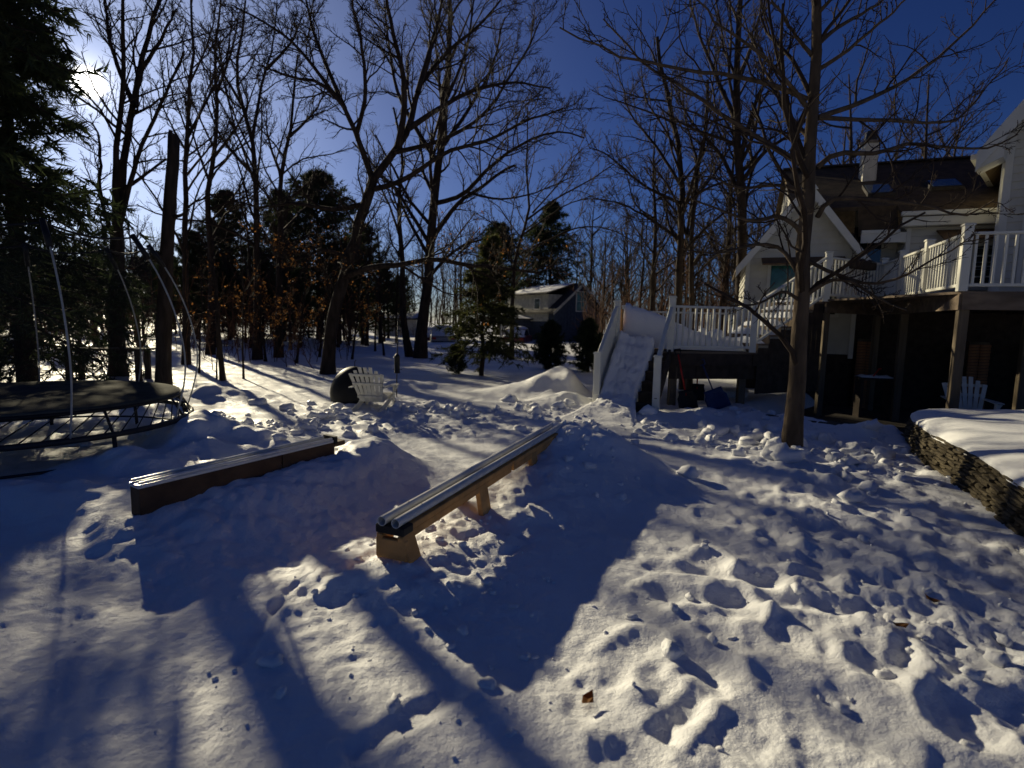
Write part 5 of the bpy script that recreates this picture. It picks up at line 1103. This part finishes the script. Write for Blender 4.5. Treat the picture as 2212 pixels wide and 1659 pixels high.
# trees rising behind the low deck
for i, (pts, r, lm, lab) in enumerate((
    ([(1602, 700), (1603, 500), (1597, 350), (1590, 150), (1598, 0), (1604, -140)], 0.22, [[(1597, 350), (1640, 200), (1700, 110), (1745, 30)], [(1595, 270), (1540, 150), (1500, 40), (1480, -60)], [(1600, 430), (1560, 340), (1500, 270), (1450, 180)], [(1598, 400), (1650, 330), (1720, 280), (1790, 200)], [(1592, 180), (1630, 80), (1650, -30)]], 'tall dark bare tree rising straight behind the low deck railing'),
    ([(1470, 690), (1468, 560), (1474, 450), (1468, 330), (1440, 200), (1420, 80)], 0.17, [[(1472, 470), (1500, 380), (1530, 260), (1560, 150)], [(1470, 400), (1420, 320), (1360, 240), (1330, 130)], [(1470, 520), (1400, 470), (1340, 440), (1280, 430)], [(1472, 440), (1390, 400), (1320, 340), (1270, 320)]], 'bare tree with low forking limbs just beyond the deck newel post'),
    ([(1500, 690), (1494, 560), (1500, 430), (1520, 300), (1530, 170)], 0.13, [[(1500, 430), (1560, 350), (1600, 250)], [(1510, 360), (1480, 250), (1470, 140)], [(1496, 520), (1440, 450), (1400, 360)]], 'slender bare stem beside the forked tree beyond the deck'))):
    d = 20 + 1.5*i; b = gz(pts[0][0], pts[0][1], d); b.z = 0
    hero('bare_tree', lab, b, [([b] + px(d, pts[1:]), r, 0.06)] + [(px(d, q, (-2, 2, 1, -1, 2)[k]), r*0.42, 0.016) for k, q in enumerate(lm)], 110+i, spec(15, 8, 5, r1=0.42, r2=0.46, r3=0.55, rmin=0.0066), group='bare trees beyond the low deck')
# stems at the left, against the sun
d = G(255, 812).y; b = gz(255, 812, d)
hero('multi_stem_tree', 'bare tree splitting into several tall stems close beside the low sun', b, [
    ([b] + px(d, [(252, 720), (252, 600), (254, 490)]), 0.21, 0.15), (px(d, [(254, 490), (277, 284), (311, 117), (344, 0), (370, -90)], 1), 0.105, 0.035), (px(d, [(250, 520), (251, 317), (267, 200), (267, 90), (262, -40)], -1), 0.09, 0.03),
    (px(d, [(258, 490), (294, 351), (334, 250), (360, 200), (400, 110)], -1), 0.07, 0.025), (px(d, [(246, 520), (217, 420), (217, 334), (204, 267), (168, 272)], 0.5), 0.06, 0.016), (px(d, [(290, 230), (250, 130), (230, 40), (226, -60)], 1), 0.07, 0.02), (px(d, [(300, 160), (350, 80), (380, 20)], -1), 0.06, 0.02), (px(d, [(252, 420), (310, 380), (360, 345), (400, 350)], 1), 0.06, 0.015)],
    120, spec(15, 8, 5, r1=0.4, r3=0.55, rmin=0.0054))
d = 18.5; b = gz(402, 790, d)
hero('thin_tree', 'thin upright bare tree just beyond the broken trunk', b, [([b] + px(d, [(402, 600), (401, 418), (404, 300), (408, 200), (418, 100), (414, -20)]), 0.12, 0.03), (px(d, [(404, 300), (450, 210), (490, 120), (500, 20)], 1), 0.05, 0.015), (px(d, [(404, 330), (360, 250), (330, 170)], 1), 0.04, 0.015), (px(d, [(402, 380), (470, 300), (520, 270)], -1), 0.04, 0.012), (px(d, [(410, 180), (450, 90), (470, 0)], -1), 0.035, 0.012)], 121, spec(15, 8, 5, rmin=0.0052))
for i, (pts, lm, lab) in enumerate((
    ([(556, 780), (556, 560), (552, 401), (545, 300), (520, 210), (514, 117), (530, 0)], [[(545, 300), (565, 184), (588, 100), (600, 0)], [(550, 380), (480, 300), (440, 200)], [(530, 240), (480, 150), (450, 60)], [(575, 150), (630, 90), (660, 20)]], 'bare tree with a high fork standing behind the dark pines'),
    ([(602, 780), (604, 560), (605, 401), (614, 334), (632, 234), (640, 120)], [[(608, 380), (580, 300), (575, 220)], [(620, 300), (680, 240), (710, 170)], [(605, 450), (660, 400), (700, 370)]], 'crooked bare tree between the two dark pines'),
    ([(455, 790), (458, 600), (450, 420), (470, 260), (465, 100), (480, -20)], [[(455, 400), (420, 300), (400, 200)], [(462, 340), (520, 260), (560, 150)], [(468, 200), (500, 110), (520, 20)]], 'slim bare tree with curving stem right of the broken trunk'))):
    d = 21 + i; b = gz(pts[0][0], pts[0][1], d); hero('bare_tree', lab, b, [([b] + px(d, pts[1:]), 0.16, 0.03)] + [(px(d, q, (1, -1, 1, -1)[k]), 0.065, 0.015) for k, q in enumerate(lm)], 130+i, spec(16, 9, 5, r1=0.4, r3=0.55, rmin=0.0068), group='bare trees among the pines')
d = 24; b = gz(1105, 748, d)
hero('arching_tree', 'small bare tree with wide arching branches behind the hemlock', b, [([b] + px(d, [(1108, 650), (1115, 553), (1141, 465), (1139, 400), (1138, 335), (1142, 230)]), 0.11, 0.02), (px(d, [(1138, 475), (1200, 430), (1290, 380), (1350, 340), (1410, 320)], 1), 0.05, 0.012), (px(d, [(1115, 553), (1180, 520), (1260, 490), (1330, 500), (1400, 540)], -1), 0.05, 0.012), (px(d, [(1120, 540), (1060, 480), (1010, 450)], 1), 0.04, 0.012), (px(d, [(1125, 510), (1230, 440), (1300, 430), (1370, 450)], 2), 0.04, 0.01), (px(d, [(1150, 460), (1220, 380), (1260, 300)], -1), 0.04, 0.01)], 140, spec(14, 8, 5, r1=0.42, rmin=0.0066), twig='bark_grey')
# broken trunk
def snag():
    d = G(352, 850).y; b = gz(352, 850, d); t = thing('dead_trunk', b, 'dead tree trunk snapped off square at the top beside the trampoline', 'dead tree'); m = MB()
    pts, _ = resample([b] + px(d, [(353, 770), (357, 620), (366, 460), (376, 312)]), 16); rr = [0.20, 0.16] + list(np.linspace(0.145, 0.10, 14)); k = 16; rg = random.Random(4)
    m.tube([Vector(p) for p in pts], rr, k)
    for i, v in enumerate(m.v): 
        c = pts[i//k]; v.x += (v.x-c[0])*0.10*math.sin(i % k*1.9 + i//k*0.4); v.y += (v.y-c[1])*0.10*math.cos(i % k*2.3)
        if i//k >= 14: v.z += rg.uniform(-0.12, 0.05) if i//k == 14 else rg.uniform(-0.06, 0.30)
    m.build('trunk', 'bark', t)
    for a, bq in (((372, 470), (410, 452)), ((366, 560), (330, 540))):
        s = MB(); s.tube([P(*a, d), P((a[0]+bq[0])/2, (a[1]+bq[1])/2 + 4, d-0.1), P(*bq, d-0.2)], [0.04, 0.03, 0.012], 6); s.build('branch_stub', 'bark', t)
snag()
# saplings in the near snow
for i, (x, y, x2, y2, r, lab) in enumerate(((482, 822, 455, 560, 0.075, 'stout leaning sapling trunk at the edge of the woods'), (526, 818, 520, 500, 0.028, 'very thin upright sapling with a mound of snow at its foot'), (468, 820, 470, 590, 0.022, 'thin sapling touching the stout leaning one'), (430, 806, 436, 560, 0.03, 'thin dark sapling nearest the trampoline poles'), (1290, 800, 1280, 560, 0.03, 'thin sapling beyond the snow kicker beside the stairs'))):
    d = G(x, y).y; b = gz(x, y, d); hero('sapling', lab, b, [([b] + px(d, [((x*2+x2)/3, (y*2+y2)/3), ((x+2*x2)/3 + 4, (y+2*y2)/3), (x2, y2)], 0.3), r, r*0.4)], 150+i, spec(8, 4, 3, r1=0.3, rmin=0.0035, t1=0.45), leaves=25 if i != 4 else 0, group='saplings in the snow')

# conifers
def conifer_mesh(seed, h, r0, start, spread, n, up0, droop, m2, needle, per, flat=0.85, taper=1.0, lean=0.0):
    rng = np.random.default_rng(seed); K = 12; tr = np.zeros((1, K, 3)); tr[0, :, 2] = np.linspace(-0.2, h, K); tr[0, :, 0] = lean*np.linspace(0, 1, K)**2 + rng.normal(0, 0.02, K)
    R = np.linspace(r0, 0.012, K)[None]; t = start + (1-start)*np.sort(rng.random(n))**0.9; az = rng.random(n)*2*math.pi; k = 7; zf = (t-start)/(1-start); ln = spread*(1 - zf**taper*0.93)*rng.uniform(0.7, 1.15, n)*(1 - 0.25*np.maximum(0, 0.12-zf)/0.12)
    pos = np.stack([np.interp(t*h, tr[0, :, 2], tr[0, :, 0]), np.zeros(n), t*h], 1); el = up0 + 0.55*zf
    br = np.zeros((n, k, 3)); br[:, 0] = pos; e = el.copy()
    for j in range(1, k):
        e = e - droop/(k-1) + rng.normal(0, 0.05, n) + (0.5*droop/(k-1) if j > 4 else 0); az = az + rng.normal(0, 0.05, n); s = ln/(k-1); br[:, j] = br[:, j-1] + np.stack([np.cos(az)*np.cos(e)*s, np.sin(az)*np.cos(e)*s, np.sin(e)*s], 1)
    bR = np.maximum(ln*0.012, 0.006)[:, None]*np.linspace(1, 0.3, k)[None]
    s2 = sprout(rng, br, bR, ln, m2, 3, (35, 65), 0.38, -0.12, 0.08, 0.12, 0.6, 0.003, flat=flat); wv, wf = strips([(tr, R, 9), (br, bR, 4), (s2[0], s2[1], 3)])
    N2 = len(s2[0]); tt = rng.random((N2, per))*2; i = np.minimum(tt.astype(int), 1); u = (tt-i)[..., None]; rI = np.arange(N2)[:, None]; c = s2[0][rI, i]*(1-u) + s2[0][rI, i+1]*u; tg = nrm(s2[0][rI, i+1] - s2[0][rI, i])
    q = nrm(rng.normal(size=c.shape)); dv = nrm(tg*0.9 + q*0.9 + np.array([0, 0, -0.1])); sd = nrm(np.cross(dv, rng.normal(size=c.shape))); L_ = needle*rng.uniform(0.6, 1.3, c.shape[:2])[..., None]
    V = np.stack([c - sd*L_*0.085, c + sd*L_*0.085, c + dv*L_], 2).reshape(-1, 3); return quadmesh('trunk', wv, wf), quadmesh('crown', V, np.arange(len(V)).reshape(-1, 3), False)
CM = dict(
    spruce=conifer_mesh(1, 22.0, 0.30, 0.09, 4.35, 640, -0.02, 0.55, 13, 0.24, 26, taper=0.8), spruce_low=conifer_mesh(7, 11.0, 0.22, 0.04, 2.9, 240, -0.08, 0.6, 12, 0.19, 24, taper=1.1),
    pine=conifer_mesh(2, 9.0, 0.17, 0.14, 2.9, 150, 0.22, 0.25, 11, 0.26, 22, taper=2.3), pine2=conifer_mesh(3, 9.0, 0.17, 0.22, 3.1, 140, 0.25, 0.2, 11, 0.26, 22, taper=2.8),
    hemlock=conifer_mesh(4, 4.1, 0.08, 0.13, 1.75, 130, 0.12, 0.7, 12, 0.15, 26, taper=0.85, lean=0.2), bush=conifer_mesh(5, 1.6, 0.04, 0.03, 0.72, 120, 0.45, 0.1, 10, 0.12, 24, flat=0.3, taper=2.0))
def conifer(kind, x, y, d, s, rz, name, label, group=None, needles='needles', sz=1.0, at=None, z=None):
    b = at or P(x, y, d); zz = H1(b.x, b.y) if z is None else z; t = thing(name, (b.x, b.y, zz), label, 'tree' if name != 'evergreen_shrub' else 'shrub', group); t.scale = (s, s, s*sz); t.rotation_euler.z = rz
    for nm, me, m in (('trunk', CM[kind][0], 'bark'), ('crown', CM[kind][1], needles)):
        o = bpy.data.objects.new(nm, me); COL.objects.link(o); o.parent = t
        if not me.materials: me.materials.append(M[m])
    return t
conifer('spruce', 0, 0, 0, 1.0, 0.4, 'spruce_tree', 'huge dark spruce filling the view at the edge beside the sun', None, at=Vector((-10.6, 8.95, 0)))
conifer('spruce_low', 0, 0, 0, 1.0, 2.2, 'spruce_tree', 'dark spruce with low sweeping boughs just behind the trampoline', None, at=Vector((-11.25, 12.8, 0)))
conifer('pine', 500, 735, 40.0, 1.12, 1.0, 'pine_tree', 'dark bushy pine at the sunward end of the evergreens', 'dark pines in the woods', 'needles')
conifer('pine2', 690, 735, 38.0, 1.22, 3.0, 'pine_tree', 'dark pine with layered boughs just behind the leaning oak', 'dark pines in the woods')
conifer('pine', 610, 735, 43.0, 1.2, 4.1, 'pine_tree', 'smaller dark pine filling the gap between its two neighbours', 'dark pines in the woods')
conifer('pine2', 430, 735, 36.0, 0.75, 5.0, 'pine_tree', 'low dark pine behind the broken trunk', 'dark pines in the woods')
conifer('pine2', 780, 735, 46.0, 1.0, 0.6, 'pine_tree', 'dark pine seen beneath the long oak limb', 'dark pines in the woods')
for i, (x, d, sc, k, lab) in enumerate(((-40, 27, 0.5, 'pine', 'low dark young pine at the frame edge beyond the trampoline'), (90, 30, 0.55, 'pine2', 'low dark young pine seen through the trampoline net'), (170, 26, 0.42, 'pine', 'small dark young pine between net poles and multi stem tree'), (310, 29, 0.5, 'pine2', 'low dark young pine between the multi stem tree and dead trunk'), (470, 31, 0.52, 'pine', 'low dark young pine far behind the stout sapling'), (570, 33, 0.55, 'pine2', 'low dark young pine deep in the woods behind the beeches'), (650, 30, 0.46, 'pine', 'low dark young pine under the bushy pines'), (735, 34, 0.56, 'pine2', 'low dark young pine deep behind the oak trunk'), (830, 38, 0.55, 'pine', 'low dark young pine beside the pale shed'))):
    conifer(k, x, 730, d, sc, i*1.3, 'young_pine_tree', lab, 'young pines on the woodland floor')
conifer('pine', 1185, 740, 52.0, 1.35, 2.0, 'pine_tree', 'broad dark pine rising behind the blue cottage', None)
conifer('pine2', 1075, 740, 58.0, 1.25, 3.6, 'pine_tree', 'pointed far pine behind the hemlock', None)
conifer('hemlock', 1040, 812, G(1040, 812).y, 1.0, 0.2, 'hemlock_tree', 'green hemlock with drooping boughs and a thin reddish trunk', None, 'needles_yellow')
conifer('bush', 1188, 800, G(1188, 800).y, 1.0, 0.5, 'evergreen_shrub', 'small dark evergreen shrub nearer the hemlock, by the kicker', 'dark shrubs beyond the kicker')
conifer('bush', 1270, 805, G(1270, 805).y, 1.05, 2.5, 'evergreen_shrub', 'small dark evergreen shrub right beside the stair newel', 'dark shrubs beyond the kicker')
conifer('bush', 985, 806, G(1010, 808).y, 0.55, 4.0, 'evergreen_shrub', 'low sprawling evergreen at the foot of the hemlock', None)

# young beeches that keep their orange leaves, in front of the pines
for i, (x, y, h, lab) in enumerate(((640, 790, 3.6, 'young beech holding orange leaves in front of the pines'), (575, 785, 3.2, 'young beech with orange leaves close to the thin saplings'), (760, 780, 3.4, 'young beech with orange leaves just behind the oak trunk'), (830, 770, 3.6, 'young beech with thin orange leaves beneath the oak limb'), (690, 775, 4.2, 'taller young beech with orange leaves at the middle of the pines'))):
    d = G(x, y).y + 0.5; b = gz(x, y, d); hero('beech_tree', lab, b, [([b] + [b + Vector((0.1*k*(-1)**i, 0.05*k, h*k/4)) for k in range(1, 5)], 0.05, 0.012), ([b + Vector((0, 0, 0.9)), b + Vector((0.5, 0.2, 1.6)), b + Vector((0.9, 0.1, 2.3))], 0.025, 0.008), ([b + Vector((0, 0, 1.0)), b + Vector((-0.6, -0.2, 1.7)), b + Vector((-1.0, 0, 2.5))], 0.025, 0.008)], 160+i, spec(12, 6, 4, r1=0.42, rmin=0.004, t1=0.2), leaves=420, group='orange leaved beeches')

# ordinary bare trees of the woods: five grown once, then copied
def grow_tree(seed, h, r):
    rng = np.random.default_rng(seed); K = 14; limbs = []; b = Vector((0, 0, -0.2)); lean = rng.normal(0, 0.5, 2)
    top = [b + Vector((lean[0]*f*f + rng.normal(0, 0.1)*f, lean[1]*f*f + rng.normal(0, 0.1)*f, h*f)) for f in (0.0, 0.2, 0.4, 0.6, 0.8, 1.0)]; limbs.append((top, r, 0.03)); n = rng.integers(5, 9)
    for i in range(n):
        f = 0.3 + 0.55*(i + rng.random())/n; p = lerp(top[int(f*5)], top[min(int(f*5)+1, 5)], f*5 - int(f*5)); a = rng.random()*6.28; L_ = h*(0.42 - 0.25*f)*rng.uniform(0.8, 1.3); e = rng.uniform(0.5, 1.1)
        limbs.append(([p, p + Vector((math.cos(a)*L_*0.35*math.cos(e*0.7), math.sin(a)*L_*0.35*math.cos(e*0.7), L_*0.35*math.sin(e*0.7))), p + Vector((math.cos(a+.2)*L_*0.68*math.cos(e), math.sin(a+.2)*L_*0.68*math.cos(e), L_*0.72*math.sin(e))), p + Vector((math.cos(a+.1)*L_*0.9*math.cos(e), math.sin(a+.1)*L_*0.9*math.cos(e), L_*1.05*math.sin(e)))], r*0.42*(1-0.4*f), 0.014))
    PP, RR, LL = [], [], []
    for pts, r0, r1 in limbs: c, l = resample(pts, K); PP.append(c); RR.append(np.linspace(r0, r1, K)); LL.append(l)
    PP, RR, LL = np.array(PP), np.array(RR), np.array(LL); RR[0, 0] *= 1.3; V, F = strips([(PP[:1], RR[:1], 10), (PP[1:], RR[1:], 6)]); tm = quadmesh('trunk', V, F); sets = []; cur = (PP, RR, LL)
    for lv, s in enumerate(spec(12, 7, 4, r1=0.36, rmin=0.0085)): cur = sprout(rng, *cur, **s); sets.append((cur[0], cur[1], 4 if lv < 1 else 3))
    V, F = strips(sets); return tm, quadmesh('crown', V, F)
PROTO = [grow_tree(200+i, h, r) for i, (h, r) in enumerate(((13, 0.19), (15, 0.22), (11, 0.13), (14, 0.17), (16, 0.25)))]
def plant(p, k, s, rz, name, label, group, bark='bark', twig='twig'):
    t = thing(name, p, label, 'tree', group); t.scale = (s, s, s); t.rotation_euler.z = rz
    for nm, me, m in (('trunk', PROTO[k][0], bark), ('crown', PROTO[k][1], twig)):
        o = bpy.data.objects.new(nm, me); COL.objects.link(o); o.parent = t
        if not me.materials: me.materials.append(M[m])
rgw = random.Random(77)
ORD = 'first second third fourth fifth sixth seventh eighth ninth tenth eleventh twelfth thirteenth fourteenth fifteenth sixteenth seventeenth eighteenth nineteenth twentieth'.split()
ORD += ['twenty-' + q for q in ORD[:9]] + ['thirtieth']
def wood(n, x0, x1, d0, d1, s0, s1, label, group):
    for i in range(n):
        x = x0 + (x1-x0)*(i + rgw.random())/n; d = rgw.uniform(d0, d1); p = P(x, 700, d); p.z = H1(p.x, p.y)
        plant(p, rgw.randrange(5), rgw.uniform(s0, s1), rgw.random()*6.28, 'woodland_tree', label % ORD[i], group)
wood(26, -120, 420, 27, 48, 0.36, 0.52, 'bare woodland tree behind the trampoline, %s from the sunward frame edge', 'trees in the woods beyond the trampoline')
wood(29, 420, 880, 27, 48, 0.38, 0.6, 'bare woodland tree behind the pines, %s counting from trampoline to oak', 'trees in the woods behind the pines')
wood(12, 880, 1320, 52, 70, 0.6, 1.0, 'far bare tree behind sheds and cottage, %s counting from the oak', 'far trees behind the cottage')
wood(26, 1300, 1780, 22, 45, 0.4, 0.75, 'bare tree in brown woods beyond the decks, %s from the cottage', 'trees in the woods beyond the decks')
wood(12, 1750, 2350, 26, 42, 0.75, 1.05, 'bare tree rising behind the house roof, %s from the low deck', 'trees behind the house')

for i in range(20):
    x = -140 + 52*i + rgw.uniform(-18, 18); d_ = rgw.uniform(34, 56); conifer(('pine', 'pine2', 'hemlock')[i % 3], x, 728, d_, rgw.uniform(0.5, 0.75)*(1.9 if i % 3 == 2 else 1), i*1.7, 'young_pine_tree', 'dim young evergreen deep in the woods, %s counting from trampoline to shed' % ORD[i], 'young evergreens deep in the woods')

# far woods: one dense mass of stems and twigs along the horizon
def far_woods():
    rng = np.random.default_rng(9); n = 430; a = np.radians(rng.uniform(-56, 52, n)); r = rng.uniform(48, 95, n); h = rng.uniform(7.0, 13.0, n); r = np.where(np.degrees(a) < -4, r + 26, r); h = np.where(np.degrees(a) < -4, h*1.15, h); x, y = r*np.sin(a), r*np.cos(a); K = 6
    keep = ~((np.abs(np.degrees(a) - 1) < 9) & (r < 62)); x, y, h = x[keep], y[keep], h[keep]; n = len(x)
    tr = np.zeros((n, K, 3)); f = np.linspace(0, 1, K)[None]; tr[..., 0] = x[:, None] + rng.normal(0, 0.25, (n, K)).cumsum(1); tr[..., 1] = y[:, None] + rng.normal(0, 0.25, (n, K)).cumsum(1); tr[..., 2] = h[:, None]*f - 0.2
    R = rng.uniform(0.07, 0.16, n)[:, None]*np.linspace(1, 0.25, K)[None]; s1 = sprout(rng, tr, R, h, 11, 3, (25, 60), 0.35, 0.2, 0.15, 0.08, 0.5, 0.022); s2 = sprout(rng, *s1, 6, 2, (25, 60), 0.5, 0.12, 0.15, 0.1, 0.6, 0.018)
    V, F = strips([(tr, R, 5), (s1[0], s1[1], 3), (s2[0], s2[1], 3)]); tag(link('far_woods', quadmesh('far_woods', V, F), 'twig'), 'dense mass of bare woods along the horizon', 'woods', kind='stuff')
    # brush on the woodland floor
    n = 900; a = np.radians(rng.uniform(-52, 32, n)); r = rng.uniform(19, 48, n); x, y = r*np.sin(a), r*np.cos(a); keep = ~((np.degrees(a) > -16) & (np.degrees(a) < 7) & (r < 46)) & ~((np.degrees(a) > 6) & (r < 24)); x, y = x[keep], y[keep]; n = len(x); east = x > 3
    tr = np.zeros((n, 5, 3)); tr[..., 0] = x[:, None] + rng.normal(0, 0.1, (n, 5)).cumsum(1); tr[..., 1] = y[:, None] + rng.normal(0, 0.1, (n, 5)).cumsum(1); hh = rng.uniform(1.0, 3.2, n)*np.where(east, 1.5, 1.0); tr[..., 2] = hh[:, None]*np.linspace(0, 1, 5)[None]
    R = 0.016*np.ones((n, 1))*np.linspace(1, 0.4, 5)[None]; s1 = sprout(rng, tr, R, hh, 8, 3, (20, 60), 0.45, 0.1, 0.2, 0.1, 0.6, 0.009); s2 = sprout(rng, *s1, 4, 2, (25, 60), 0.5, 0.05, 0.2, 0.1, 0.7, 0.0085)
    V, F = strips([(tr, R, 4), (s1[0], s1[1], 3), (s2[0], s2[1], 3)]); tag(link('undergrowth', quadmesh('undergrowth', V, F), 'twig_red'), 'tangled bare brush on the woodland floor', 'undergrowth', kind='stuff')
far_woods()
